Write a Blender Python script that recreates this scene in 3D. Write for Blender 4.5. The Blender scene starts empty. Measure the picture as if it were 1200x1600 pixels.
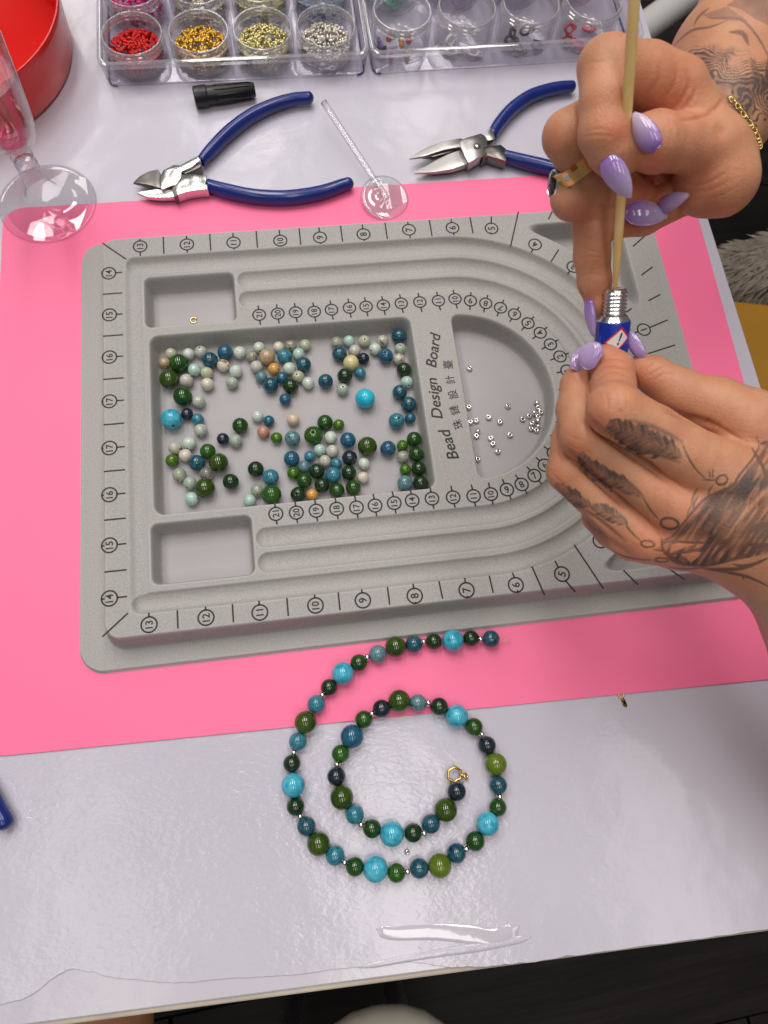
import bpy, math, random
import numpy as np
from mathutils import Vector, Matrix, Euler
random.seed(7); rng = np.random.default_rng(7)
SC = bpy.context.scene
COL = SC.collection
S = 0.01                                    # everything below is written in centimetres; the scene is in metres

# ------------------------------------------------------------------ camera
RW = np.array([[0.9908839458818735, -0.12272556608555692, 0.05556474802019798],
               [0.10022772636631862, 0.9471731965974746, 0.30465938113696794],
               [-0.09001893501373393, -0.29631296137074653, 0.9508392189338277]])   # world -> camera
CAM = np.array([10.00869061, -16.45887412, 35.00958877])
FPX = 1110.0
cd = bpy.data.cameras.new('camera'); cam = bpy.data.objects.new('camera', cd); COL.objects.link(cam)
cd.sensor_fit = 'VERTICAL'; cd.sensor_height = 36.0; cd.lens = 36.0 * FPX / 1600.0
cd.clip_start = 0.02; cd.clip_end = 30
M4 = Matrix(RW.T.tolist()).to_4x4(); M4.translation = Vector((CAM * S).tolist())
cam.matrix_world = M4
cd.dof.use_dof = True; cd.dof.focus_distance = 0.33; cd.dof.aperture_fstop = 22.0
SC.camera = cam
# ------------------------------------------------------------------ world (the white room's dim bounce) and ceiling lamps
w = bpy.data.worlds.new('World'); SC.world = w; w.use_nodes = True
w.node_tree.nodes['Background'].inputs[0].default_value = (1.0, 0.97, 0.95, 1)
w.node_tree.nodes['Background'].inputs[1].default_value = 0.12
SC.view_settings.view_transform = 'Standard'; SC.view_settings.look = 'None'
SC.view_settings.exposure = 0.04; SC.view_settings.gamma = 1.0
def strip_light(x, y, z, lx, ly, power, col=(1.0, 0.96, 0.92)):
    l = bpy.data.lights.new('ceiling_lamp', 'AREA'); l.shape = 'RECTANGLE'
    l.size = lx * S; l.size_y = ly * S; l.energy = power; l.color = col
    o = bpy.data.objects.new('ceiling_lamp', l); COL.objects.link(o)
    o.location = (x * S, y * S, z * S)
for x, y, p in ((-90, 100, 16.5), (-8, 100, 20), (74, 100, 15.5), (-70, -95, 4.5), (22, -95, 8.5), (110, -95, 4), (-90, 300, 8), (-8, 300, 8), (74, 300, 7)):   # rows of ceiling panels
    strip_light(x, y, 215, 30, 150, p)
cy = SC.cycles
cy.use_denoising = True; cy.max_bounces = 10; cy.transparent_max_bounces = 24; cy.transmission_bounces = 8
cy.glossy_bounces = 5; cy.diffuse_bounces = 4; cy.caustics_reflective = False; cy.caustics_refractive = False
cy.sample_clamp_indirect = 4.0; cy.blur_glossy = 0.5

# ------------------------------------------------------------------ helpers
def at(px, py, z=0.0):
    """The point at height z (cm) on the sight line of the photograph's pixel."""
    d = np.array([(px - 600) / FPX, -(py - 800) / FPX, -1.0]); D = RW.T @ d
    return CAM + (z - CAM[2]) / D[2] * D
def dp(px, py, depth):
    """The point at a given distance along the view axis."""
    return CAM + RW.T @ np.array([(px - 600) / FPX * depth, -(py - 800) / FPX * depth, -depth])
def topx(P):
    q = (np.asarray(P, float) - CAM) @ RW.T
    return 600 - FPX * q[..., 0] / q[..., 2], 800 + FPX * q[..., 1] / q[..., 2], -q[..., 2]
WL = {}
def tag(o, label=None, cat=None, group=None, kind=None):
    if label: o['label'] = label
    if cat: o['category'] = cat
    if group: o['group'] = group
    if kind: o['kind'] = kind
    return o
def thing(name, label, cat, loc, group=None, rot=None):
    o = bpy.data.objects.new(name, None); COL.objects.link(o); o.empty_display_size = 0.01
    o.location = (np.asarray(loc, float) * S).tolist(); WL[o.name] = np.asarray(loc, float)
    return tag(o, label, cat, group)
def mesh_data(name, V, F, smooth=True):
    V = np.asarray(V, np.float64) * S
    me = bpy.data.meshes.new(name)
    if isinstance(F, np.ndarray):
        n = F.shape[1]; me.vertices.add(len(V)); me.vertices.foreach_set('co', V.ravel())
        me.loops.add(F.size); me.loops.foreach_set('vertex_index', F.ravel().astype(np.int32))
        me.polygons.add(len(F)); me.polygons.foreach_set('loop_start', np.arange(0, F.size, n, dtype=np.int32))
        me.polygons.foreach_set('loop_total', np.full(len(F), n, dtype=np.int32)); me.update(calc_edges=True); me.validate()
    else:
        me.from_pydata(V.tolist(), [], [list(map(int, f)) for f in F]); me.update()
    if smooth: me.polygons.foreach_set('use_smooth', np.ones(len(me.polygons), dtype=bool))
    return me
def part(name, VF, m, parent=None, smooth=True, origin=None, sharp=None, label=None):
    """ONE mesh object from world-space centimetres; under its parent when given."""
    V, F = VF; V = np.asarray(V, float)
    base = np.asarray(origin, float) if origin is not None else (WL[parent.name] if parent else (V.min(0) + V.max(0)) / 2 * [1, 1, 0] + [0, 0, V[:, 2].min()])
    me = mesh_data(name, V - base, F, smooth)
    if sharp is not None and smooth: me.set_sharp_from_angle(angle=math.radians(sharp))
    o = bpy.data.objects.new(name, me); COL.objects.link(o)
    WL[o.name] = base
    o.location = ((base - (WL[parent.name] if parent else 0)) * S).tolist()
    if parent: o.parent = parent
    if m: me.materials.append(m)
    if label: o['label'] = label
    return o
def inst(name, me, loc, parent=None, rot=None, scale=None, m=None):
    o = bpy.data.objects.new(name, me); COL.objects.link(o)
    loc = np.asarray(loc, float); WL[o.name] = loc
    o.location = ((loc - (WL[parent.name] if parent else 0)) * S).tolist()
    if parent: o.parent = parent
    if rot is not None: o.rotation_euler = rot
    if scale is not None: o.scale = (scale,) * 3 if np.isscalar(scale) else scale
    if m:
        if not me.materials: me.materials.append(m)
        o.material_slots[0].link = 'OBJECT'; o.material_slots[0].material = m
    return o
def join(*ms):
    V, F, n = [], [], 0
    for v, f in ms:
        V.append(np.asarray(v, float)); F += [tuple(int(i) + n for i in q) for q in f]; n += len(v)
    return np.concatenate(V), F
def xf(VF, R=None, t=(0, 0, 0)):
    V, F = VF; V = np.asarray(V, float)
    if R is not None: V = V @ np.asarray(R, float).T
    return V + np.asarray(t, float), F
def rotz(a): c, s = math.cos(a), math.sin(a); return np.array([[c, -s, 0], [s, c, 0], [0, 0, 1.]])
def rotx(a): c, s = math.cos(a), math.sin(a); return np.array([[1., 0, 0], [0, c, -s], [0, s, c]])
def roty(a): c, s = math.cos(a), math.sin(a); return np.array([[c, 0, s], [0, 1., 0], [-s, 0, c]])
def frame(z, up=(0, 0, 1)):
    z = np.asarray(z, float); z = z / np.linalg.norm(z); up = np.asarray(up, float)
    if abs(z @ up) > .97 * np.linalg.norm(up): up = np.array([0, 1., 0]) if abs(z[1]) < .9 else np.array([1., 0, 0])
    x = np.cross(up, z); x /= np.linalg.norm(x); return np.stack([x, np.cross(z, x), z], 1)
def box(x0, x1, y0, y1, z0, z1, b=0.0):
    if b <= 0:
        V = [(x, y, z) for z in (z0, z1) for y in (y0, y1) for x in (x0, x1)]
        return np.array(V, float), [(0, 2, 3, 1), (4, 5, 7, 6), (0, 1, 5, 4), (1, 3, 7, 5), (3, 2, 6, 7), (2, 0, 4, 6)]
    return prism(rrect(x0, x1, y0, y1, b, 4), z0, z1, b * .7)
def rrect(x0, x1, y0, y1, r, n=6):
    P = []
    for cx, cy_, a0 in ((x1 - r, y0 + r, -90), (x1 - r, y1 - r, 0), (x0 + r, y1 - r, 90), (x0 + r, y0 + r, 180)):
        for k in range(n + 1):
            a = math.radians(a0 + 90 * k / n); P.append((cx + r * math.cos(a), cy_ + r * math.sin(a)))
    return P
def prism(P, z0, z1, bev=0.0):
    """A closed outline (anticlockwise) given thickness, its two rims rounded off by bev."""
    P = np.asarray(P, float); n = len(P)
    def off(d):
        A = np.roll(P, 1, 0); B = np.roll(P, -1, 0); t = B - A; t /= np.linalg.norm(t, axis=1)[:, None] + 1e-12
        return P - np.stack([t[:, 1], -t[:, 0]], 1) * d
    rings = [(off(bev), z0), (off(bev * .3), z0 + bev * .3), (P, z0 + bev), (P, z1 - bev), (off(bev * .3), z1 - bev * .3), (off(bev), z1)] if bev > 0 else [(P, z0), (P, z1)]
    V = np.concatenate([np.column_stack([p, np.full(n, z)]) for p, z in rings]); F = []
    for k in range(len(rings) - 1):
        for i in range(n):
            j = (i + 1) % n; F.append((k * n + i, k * n + j, (k + 1) * n + j, (k + 1) * n + i))
    F.append(tuple(range(n))[::-1]); F.append(tuple(range((len(rings) - 1) * n, len(rings) * n)))
    return V, F
def lathe(prof, n=32, closed=False):
    prof = np.asarray(prof, float); m = len(prof); a = np.arange(n) * 2 * math.pi / n
    V = np.concatenate([np.column_stack([r * np.cos(a), r * np.sin(a), np.full(n, z)]) for r, z in prof]); F = []
    for k in range(m if closed else m - 1):
        k2 = (k + 1) % m
        for i in range(n):
            j = (i + 1) % n; F.append((k * n + i, k * n + j, k2 * n + j, k2 * n + i))
    return V, F
def tube(P, r, n=12, cap=True, flat=None, up=(0, 0, 1)):
    """A swept round (or, with flat=(a, b), oval) section along a polyline, with rounded ends."""
    P = np.asarray(P, float); k = len(P); r = np.full(k, r, float) if np.isscalar(r) else np.asarray(r, float)
    T = np.gradient(P, axis=0); T /= np.linalg.norm(T, axis=1)[:, None] + 1e-12
    a = np.arange(n) * 2 * math.pi / n; V, F = [], []
    x = None
    for i in range(k):
        if x is None: x = frame(T[i], up)[:, 0]
        x = x - T[i] * (x @ T[i]); x /= np.linalg.norm(x); y = np.cross(T[i], x)
        fa, fb = flat if flat else (1, 1)
        V.append(P[i] + r[i] * (np.outer(np.cos(a) * fa, x) + np.outer(np.sin(a) * fb, y)))
        if i: F += [((i - 1) * n + j, (i - 1) * n + (j + 1) % n, i * n + (j + 1) % n, i * n + j) for j in range(n)]
    if cap: F += [tuple(range(n))[::-1], tuple(range((k - 1) * n, k * n))]
    return np.concatenate(V), F
def spline(P, n):
    """Catmull-Rom through the points, n samples per span."""
    P = np.asarray(P, float); Q = np.concatenate([[2 * P[0] - P[1]], P, [2 * P[-1] - P[-2]]]); out = []
    for i in range(len(P) - 1):
        a, b, c, d = Q[i:i + 4]
        for t in np.arange(n) / n:
            out.append(.5 * (2 * b + (c - a) * t + (2 * a - 5 * b + 4 * c - d) * t * t + (3 * b - a - 3 * c + d) * t ** 3))
    out.append(P[-1]); return np.array(out)
def torus(R, r, n=28, m=10, arc=2 * math.pi):
    full = arc > 6.28; k = n if full else n + 1
    u = np.arange(k) * arc / n; v = np.arange(m) * 2 * math.pi / m
    V = np.array([((R + r * math.cos(b)) * math.cos(a), (R + r * math.cos(b)) * math.sin(a), r * math.sin(b)) for a in u for b in v]); F = []
    for i in range(n):
        i2 = (i + 1) % k
        for j in range(m): F.append((i * m + j, i2 * m + j, i2 * m + (j + 1) % m, i * m + (j + 1) % m))
    if not full: F += [tuple(range(m)), tuple(range(n * m, n * m + m))[::-1]]
    return V, F
def sphere(r=1.0, n=24, m=14):
    return lathe([(max(r * math.sin(math.pi * k / m), 1e-4), -r * math.cos(math.pi * k / m)) for k in range(m + 1)], n)
# ------------------------------------------------------------------ materials
def mat(name, col, rough=0.5, metal=0.0, col2=None, nscale=60.0, spread=(0.35, 0.65), bump=0.0, bscale=300.0, bdist=0.001, coat=0.0,
        trans=0.0, ior=1.45, sss=0.0, sssr=(1, .4, .2), ssss=0.004, sheen=0.0, detail=4.0, distort=0.0, rough2=None, spec=0.5, rnd=False, emit=0.0):
    m = bpy.data.materials.new(name); m.use_nodes = True; nt = m.node_tree; b = nt.nodes['Principled BSDF']
    I = b.inputs; I['Base Color'].default_value = (*col, 1); I['Roughness'].default_value = rough; I['Metallic'].default_value = metal
    I['IOR'].default_value = ior; I['Coat Weight'].default_value = coat; I['Coat Roughness'].default_value = .04
    I['Transmission Weight'].default_value = trans; I['Specular IOR Level'].default_value = spec
    if sss: I['Subsurface Weight'].default_value = sss; I['Subsurface Radius'].default_value = sssr; I['Subsurface Scale'].default_value = ssss
    if sheen: I['Sheen Weight'].default_value = sheen
    tc = nt.nodes.new('ShaderNodeTexCoord'); vec = tc.outputs['Object']
    if rnd:                                                    # each piece gets its own stretch of the pattern
        oi = nt.nodes.new('ShaderNodeObjectInfo'); va = nt.nodes.new('ShaderNodeVectorMath'); va.operation = 'MULTIPLY_ADD'
        va.inputs[1].default_value = (37.0, 91.0, 53.0); nt.links.new(oi.outputs['Random'], va.inputs[0]); nt.links.new(vec, va.inputs[2]); vec = va.outputs[0]
    if col2 is not None:
        nz = nt.nodes.new('ShaderNodeTexNoise'); nz.inputs['Scale'].default_value = nscale; nz.inputs['Detail'].default_value = detail; nz.inputs['Distortion'].default_value = distort
        nt.links.new(vec, nz.inputs['Vector'])
        cr = nt.nodes.new('ShaderNodeValToRGB'); cr.color_ramp.elements[0].position = spread[0]; cr.color_ramp.elements[1].position = spread[1]
        cr.color_ramp.elements[0].color = (*col, 1); cr.color_ramp.elements[1].color = (*col2, 1)
        nt.links.new(nz.outputs['Fac'], cr.inputs['Fac']); nt.links.new(cr.outputs['Color'], b.inputs['Base Color'])
        if rough2 is not None:
            mr = nt.nodes.new('ShaderNodeMapRange'); mr.inputs[3].default_value = rough; mr.inputs[4].default_value = rough2
            nt.links.new(nz.outputs['Fac'], mr.inputs[0]); nt.links.new(mr.outputs[0], b.inputs['Roughness'])
    if bump:
        nb = nt.nodes.new('ShaderNodeTexNoise'); nb.inputs['Scale'].default_value = bscale; nb.inputs['Detail'].default_value = 3
        nt.links.new(vec, nb.inputs['Vector'])
        bp = nt.nodes.new('ShaderNodeBump'); bp.inputs['Strength'].default_value = bump; bp.inputs['Distance'].default_value = bdist
        nt.links.new(nb.outputs['Fac'], bp.inputs['Height']); nt.links.new(bp.outputs['Normal'], b.inputs['Normal'])
        if coat: nt.links.new(bp.outputs['Normal'], b.inputs['Coat Normal'])
    return m
def clear_plastic(name, tint=(0.985, 0.983, 0.987), edge=(0.86, 0.85, 0.89), refl=1.0, rough=0.03, bump=0.0, milk=0.0):
    """A thin clear sheet: lets light straight through, a little darker where one looks along it, with a Fresnel gloss."""
    m = bpy.data.materials.new(name); m.use_nodes = True; nt = m.node_tree; nt.nodes.clear(); N = nt.nodes.new
    out = N('ShaderNodeOutputMaterial'); mix = N('ShaderNodeMixShader'); tr = N('ShaderNodeBsdfTransparent'); gl = N('ShaderNodeBsdfGlossy')
    lw = N('ShaderNodeLayerWeight'); lw.inputs['Blend'].default_value = .35
    mc = N('ShaderNodeMix'); mc.data_type = 'RGBA'; mc.inputs[6].default_value = (*tint, 1); mc.inputs[7].default_value = (*edge, 1)
    nt.links.new(lw.outputs['Facing'], mc.inputs[0]); nt.links.new(mc.outputs[2], tr.inputs[0])
    lf = N('ShaderNodeLayerWeight'); lf.inputs['Blend'].default_value = .5
    pw = N('ShaderNodeMath'); pw.operation = 'POWER'; pw.inputs[1].default_value = 4.0; nt.links.new(lf.outputs['Facing'], pw.inputs[0])
    mm = N('ShaderNodeMath'); mm.operation = 'MULTIPLY_ADD'; mm.use_clamp = True; mm.inputs[1].default_value = .55 * refl; mm.inputs[2].default_value = .045 * refl
    nt.links.new(pw.outputs[0], mm.inputs[0]); nt.links.new(mm.outputs[0], mix.inputs[0])
    gl.inputs['Roughness'].default_value = rough
    if bump:
        nz = N('ShaderNodeTexNoise'); nz.inputs['Scale'].default_value = 220; bp = N('ShaderNodeBump'); bp.inputs['Strength'].default_value = bump; bp.inputs['Distance'].default_value = .001
        nt.links.new(nz.outputs[0], bp.inputs['Height']); nt.links.new(bp.outputs[0], gl.inputs['Normal'])
    if milk:
        df = N('ShaderNodeBsdfDiffuse'); df.inputs[0].default_value = (.86, .85, .87, 1); m2 = N('ShaderNodeMixShader'); m2.inputs[0].default_value = milk
        nt.links.new(tr.outputs[0], m2.inputs[1]); nt.links.new(df.outputs[0], m2.inputs[2]); tr = m2
    nt.links.new(tr.outputs[0], mix.inputs[1]); nt.links.new(gl.outputs[0], mix.inputs[2]); nt.links.new(mix.outputs[0], out.inputs[0])
    return m
# ================================================================== floor, table, cloth, mat
# dark wood floor, board by board
FZ = -74.0
floor_base = part('floor', box(-180, 260, -160, 260, FZ - 3, FZ - 1.2), mat('floor_gap', (.006, .005, .005), .8)); tag(floor_base, kind='structure')
m_plank = mat('dark_wood', (.008, .006, .006), .5, col2=(.022, .018, .017), nscale=9, spread=(.3, .75), bump=.25, bscale=60, bdist=.002, rnd=True, distort=1.5, spec=.22)
for nd in m_plank.node_tree.nodes:                       # grain runs along the board
    if nd.type == 'TEX_NOISE':
        mp = m_plank.node_tree.nodes.new('ShaderNodeMapping'); mp.inputs['Scale'].default_value = (.25, 4, 1)
        src = nd.inputs['Vector'].links[0].from_socket; m_plank.node_tree.links.new(src, mp.inputs[0]); m_plank.node_tree.links.new(mp.outputs[0], nd.inputs['Vector'])
pm = mesh_data('plank', box(-61, 61, -7.3, 7.3, -1.2, 0, .18)[0], box(-61, 61, -7.3, 7.3, -1.2, 0, .18)[1], smooth=False)
R6 = rotz(math.radians(3.0))
for i in range(-7, 16):
    for j in range(-1, 4):
        c = R6 @ np.array([j * 122.4 + (i * 47) % 122 - 60, i * 14.75 - 10, 0])
        u, v, d = topx(c + [0, 0, FZ])
        if c[0] < -130 or c[0] > 250 or (-20 < c[0] < 10 and -5 < c[1] < 60 and False): continue
        inst('plank', pm, c + [0, 0, FZ], floor_base, rot=(0, 0, math.radians(3.0)), m=m_plank)

# table top: pale lavender laminate with a cream edge band; the glossy cloth lies on it
m_edge = mat('cream_edge', (.52, .46, .38), .35, col2=(.42, .36, .30), nscale=40)
m_metal_leg = mat('leg_metal', (.55, .56, .57), .3, metal=.9)
def table_mat(name, c1, c2, bump1, rough):
    m = bpy.data.materials.new(name); m.use_nodes = True; nt = m.node_tree; b = nt.nodes['Principled BSDF']; N = nt.nodes.new; L = nt.links.new
    tc = N('ShaderNodeTexCoord')
    n1 = N('ShaderNodeTexNoise'); n1.inputs['Scale'].default_value = 9; n1.inputs['Detail'].default_value = 5; L(tc.outputs['Object'], n1.inputs['Vector'])
    cr = N('ShaderNodeValToRGB'); cr.color_ramp.elements[0].position = .35; cr.color_ramp.elements[1].position = .7
    cr.color_ramp.elements[0].color = (*c1, 1); cr.color_ramp.elements[1].color = (*c2, 1); L(n1.outputs[0], cr.inputs[0])
    # faint blue-grey smudges, scattered
    n2 = N('ShaderNodeTexVoronoi'); n2.inputs['Scale'].default_value = 14; L(tc.outputs['Object'], n2.inputs['Vector'])
    mr = N('ShaderNodeMapRange'); mr.inputs[1].default_value = .0; mr.inputs[2].default_value = .16; mr.inputs[3].default_value = 1; mr.inputs[4].default_value = 0; L(n2.outputs['Distance'], mr.inputs[0])
    n3 = N('ShaderNodeTexNoise'); n3.inputs['Scale'].default_value = 20; L(tc.outputs['Object'], n3.inputs['Vector'])
    mu = N('ShaderNodeMath'); mu.operation = 'MULTIPLY'; L(mr.outputs[0], mu.inputs[0]); L(n3.outputs[0], mu.inputs[1])
    mu2 = N('ShaderNodeMath'); mu2.operation = 'MULTIPLY'; mu2.inputs[1].default_value = .5; L(mu.outputs[0], mu2.inputs[0])
    mx = N('ShaderNodeMix'); mx.data_type = 'RGBA'; mx.inputs[7].default_value = (.36, .39, .43, 1); L(mu2.outputs[0], mx.inputs[0]); L(cr.outputs[0], mx.inputs[6])
    L(mx.outputs[2], b.inputs['Base Color'])
    b.inputs['Roughness'].default_value = rough; b.inputs['Coat Weight'].default_value = .6; b.inputs['Coat Roughness'].default_value = .15
    # pebbled relief of the vinyl: fine grain, with a patchy coarser dimpling
    g = N('ShaderNodeTexNoise'); g.inputs['Scale'].default_value = 420; g.inputs['Detail'].default_value = 2; g.inputs['Distortion'].default_value = .4
    mp = N('ShaderNodeMapping'); mp.inputs['Scale'].default_value = (.75, 1.15, 1); mp.inputs['Rotation'].default_value = (0, 0, .4); L(tc.outputs['Object'], mp.inputs[0]); L(mp.outputs[0], g.inputs['Vector'])
    wv = N('ShaderNodeTexNoise'); wv.inputs['Scale'].default_value = 16; L(tc.outputs['Object'], wv.inputs['Vector'])
    ms = N('ShaderNodeMapRange'); ms.inputs[1].default_value = .38; ms.inputs[2].default_value = .66; ms.inputs[3].default_value = .35; ms.inputs[4].default_value = 1; L(wv.outputs[0], ms.inputs[0])
    hm = N('ShaderNodeMath'); hm.operation = 'MULTIPLY'; L(g.outputs[0], hm.inputs[0]); L(ms.outputs[0], hm.inputs[1])
    sp = N('ShaderNodeSeparateXYZ'); L(tc.outputs['Object'], sp.inputs[0]); my = N('ShaderNodeMapRange'); my.inputs[1].default_value = -.36; my.inputs[2].default_value = -.60; my.inputs[3].default_value = .30; my.inputs[4].default_value = 1.0
    L(sp.outputs['Y'], my.inputs[0]); hm2 = N('ShaderNodeMath'); hm2.operation = 'MULTIPLY'; L(hm.outputs[0], hm2.inputs[0]); L(my.outputs[0], hm2.inputs[1]); hm = hm2
    mxx = N('ShaderNodeMapRange'); mxx.inputs[1].default_value = .30; mxx.inputs[2].default_value = .46; mxx.inputs[3].default_value = 1.0; mxx.inputs[4].default_value = .30; L(sp.outputs['X'], mxx.inputs[0])   # rubbed smoother towards the sitter
    hm3 = N('ShaderNodeMath'); hm3.operation = 'MULTIPLY'; L(hm.outputs[0], hm3.inputs[0]); L(mxx.outputs[0], hm3.inputs[1]); hm = hm3
    g2 = N('ShaderNodeTexNoise'); g2.inputs['Scale'].default_value = 30; g2.inputs['Detail'].default_value = 2; L(tc.outputs['Object'], g2.inputs['Vector'])
    ha = N('ShaderNodeMath'); ha.operation = 'MULTIPLY_ADD'; ha.inputs[1].default_value = 2.2; L(g2.outputs[0], ha.inputs[0]); L(hm.outputs[0], ha.inputs[2])
    bp = N('ShaderNodeBump'); bp.inputs['Strength'].default_value = bump1; bp.inputs['Distance'].default_value = .0011; L(ha.outputs[0], bp.inputs['Height'])
    L(bp.outputs[0], b.inputs['Normal']); L(bp.outputs[0], b.inputs['Coat Normal'])
    return m
m_table = table_mat('lavender_laminate', (.53, .505, .575), (.575, .55, .615), .28, .28)
m_cloth = table_mat('lavender_vinyl', (.525, .50, .58), (.57, .545, .625), .31, .26)
def edge_y(x): return -25.95 - .0235 * (x + 5)
XR = 35.42
tb = thing('table', 'white topped craft table with a cream edge band and a glossy lavender cover', 'table', (0, 0, FZ))
P = [(-75, edge_y(-75)), (XR - .8, edge_y(XR)), (XR, edge_y(XR) + .8), (XR, 95), (-75, 95)]
part('tabletop', prism(P, -2.2, -.07, .06), m_table, tb, smooth=False)
Pb = [(-75, edge_y(-75) - .25), (XR - .8, edge_y(XR) - .25), (XR + .22, edge_y(XR) + .75), (XR + .22, 95.2), (-75, 95.2)]
part('edge_band', prism(Pb, -2.6, -.22, .08), m_edge, tb, smooth=False)
for lx, ly in ((30, -20), (30, 88), (-68, -20), (-68, 88)):
    part('leg', tube([(lx, ly, FZ), (lx, ly, -2.7)], 1.8, 16), m_metal_leg, tb)
# the vinyl cover: its cut edge wanders in at the near side, and a fold lies along it
def vinyl():
    near = [at(*p)[:2] for p in ((-60, 1590), (-5, 1571), (30, 1563), (55, 1551), (85, 1527), (110, 1514), (128, 1517), (147, 1519), (163, 1525), (185, 1529), (215, 1531), (240, 1534), (275, 1536), (310, 1534), (345, 1530), (400, 1527), (470, 1522), (540, 1513), (600, 1507), (640, 1503), (675, 1508), (700, 1511), (730, 1511), (760, 1511), (800, 1506), (850, 1500), (900, 1493), (960, 1485), (1040, 1474), (1120, 1463), (1210, 1451))]
    near = np.array(near); near = spline(np.column_stack([near, np.zeros(len(near))]), 4)[:, :2]
    near[:, 1] += rng.normal(0, 1, len(near)) * np.where(near[:, 0] > 13, .022, .012)
    P = [(-75, near[0][1])] + near.tolist() + [(XR + .12, near[-1][1] + .15), (XR + .12, 95), (-75, 95)]
    return prism(P, -.065, 0.0, .02)
cl = part('vinyl_cloth', vinyl(), m_cloth, smooth=False); tag(cl, 'glossy pale lavender vinyl cover lying over the craft table', 'table cover')
def fold(path, rr, h):
    P = np.array([at(*p) for p in path]); P = spline(P, 8); n = len(P)
    r = np.interp(np.linspace(0, 1, n), [0, .06, .5, .9, 1], [.02, rr * .6, rr, rr * .9, .02])
    Q = P.copy(); Q[:, 2] = -r * h * .35
    return tube(Q, r, 20, flat=(1, h))
m_fold = mat('smooth_vinyl_fold', (.56, .525, .595), .14, coat=1.0, bump=.1, bscale=60, bdist=.002)
f1 = part('vinyl_fold', fold([(588, 1452), (615, 1458), (680, 1456), (735, 1460), (770, 1465), (792, 1460), (812, 1446)], .42, .24), m_fold, cl)
f2 = part('vinyl_fold', fold([(560, 1512), (640, 1497), (700, 1487), (760, 1478), (800, 1470), (830, 1464)], .20, .45), m_cloth, cl)
# small dimples where the cover has been pressed
m_pink = mat('pink_vinyl', (.96, .175, .345), .42, col2=(.98, .20, .375), nscale=5, spread=(.3, .7), bump=.12, bscale=14, bdist=.004, coat=0.0, spec=.3)
a, b_, c, d = at(-6, 1183)[:2], at(1163, 1061)[:2], at(1078, 268)[:2], at(-14, 325)[:2]
def rpoly(C, rad, n=8):
    C = [np.asarray(q, float) for q in C]; out = []
    for i, q in enumerate(C):
        p, s = C[i - 1] - q, C[(i + 1) % len(C)] - q; p /= np.linalg.norm(p); s /= np.linalg.norm(s)
        A, B = q + p * rad, q + s * rad
        for t in np.linspace(0, 1, n): out.append((1 - t) ** 2 * A + 2 * t * (1 - t) * q + t * t * B)
    return np.array(out)
mat_poly = [np.array([-6.4, -15.25]), np.array([34.2, -16.3]), np.array([35.0, 15.15]), np.array([-6.35, 15.0])]
pk = part('pink_mat', prism(rpoly(mat_poly, 1.3), .012, .085, .015), m_pink, smooth=False); tag(pk, 'bright pink vinyl craft mat with rounded corners lying under the grey bead board', 'craft mat')
MZ = .085
# ================================================================== bead design board
TOP = 1.7; FLOOR = .36
def sst(t): t = np.clip(t, 0, 1); return t * t * (3 - 2 * t)
def sd_rect(x, y, x0, x1, y0, y1, r):
    qx = np.abs(x - (x0 + x1) / 2) - (x1 - x0) / 2 + r; qy = np.abs(y - (y0 + y1) / 2) - (y1 - y0) / 2 + r
    return np.hypot(np.maximum(qx, 0), np.maximum(qy, 0)) + np.minimum(np.maximum(qx, qy), 0) - r
def smax(a, b, k): h = np.clip(.5 + .5 * (a - b) / k, 0, 1); return b + (a - b) * h + k * h * (1 - h)
UX = 18.2
def board_h(x, y):
    rad = np.where(x > UX, np.hypot(x - UX, y), np.abs(y))
    h = np.full_like(x, TOP)
    # inner land a little below the printed rim, three half-round channels round the U
    inner = np.maximum(rad - 9.86, .86 - x)
    inner = np.where((x < UX), np.maximum(np.abs(y) - 9.86, .86 - x), inner)
    inner = smax(np.where(x < UX, np.abs(y) - 9.86, rad - 9.86), .86 - x, .25)
    land = TOP - .10 * sst(-inner / .3)
    ch = np.zeros_like(x)
    for rk, x0, dep in ((9.32, 1.45, .34), (7.98, 7.35, .36), (6.72, 7.35, .36)):
        d = np.abs(rad - rk); d = np.where(x < x0, np.hypot(d, x0 - x), d)
        t = np.clip(1 - (d / .52) ** 2, 0, 1); ch = np.maximum(ch, dep * t ** .75)
    dl = np.abs(x - 1.32); t = np.clip(1 - (dl / .48) ** 2, 0, 1) * sst((9.4 - np.abs(y)) / .6); ch = np.maximum(ch, .10 * t)
    h = np.where(inner < 0, land, h)
    # the inner scale ring stays at the land's height
    h = h - ch
    def pocket(sd, fl, w=.34):
        nonlocal h
        t = np.clip(-sd / w, 0, 1); prof = np.where(t < .3, .18 * (t / .3) ** 2, np.where(t > .8, 1 - .06 * ((1 - t) / .2) ** 2, .18 + .76 * (t - .3) / .5))
        h = np.minimum(h, np.where(sd < 0, (h + (fl - h) * prof), h))
    pocket(sd_rect(x, y, 2.0, 16.0, -5.1, 4.95, .55), FLOOR)
    pocket(sd_rect(x, y, 1.8, 6.72, 5.38, 8.58, .42), FLOOR)
    pocket(sd_rect(x, y, 1.8, 6.74, -8.55, -5.42, .42), FLOOR)
    u = smax(np.where(x > UX, rad, np.abs(y)) - 4.86, 18.12 - x, .5)
    pocket(u, FLOOR)
    slot = smax(smax(np.maximum(11.15 - np.hypot(x - UX, y), 22.6 - x), x - 29.0, .9), np.abs(y) - 10.32, .9)
    pocket(slot, FLOOR + .1, .3)
    body = sd_rect(x, y, -.32, 30.42, -10.86, 11.15, .75)
    t = np.clip(-(body) / .42 + .55, 0, 1)
    h = np.where(body > -.25, np.minimum(h, .34 + (TOP - .34) * sst(np.clip((.34 - body - .02) / .42, 0, 1))), h)
    h = np.where(body > .36, .34, h)
    return h
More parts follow.
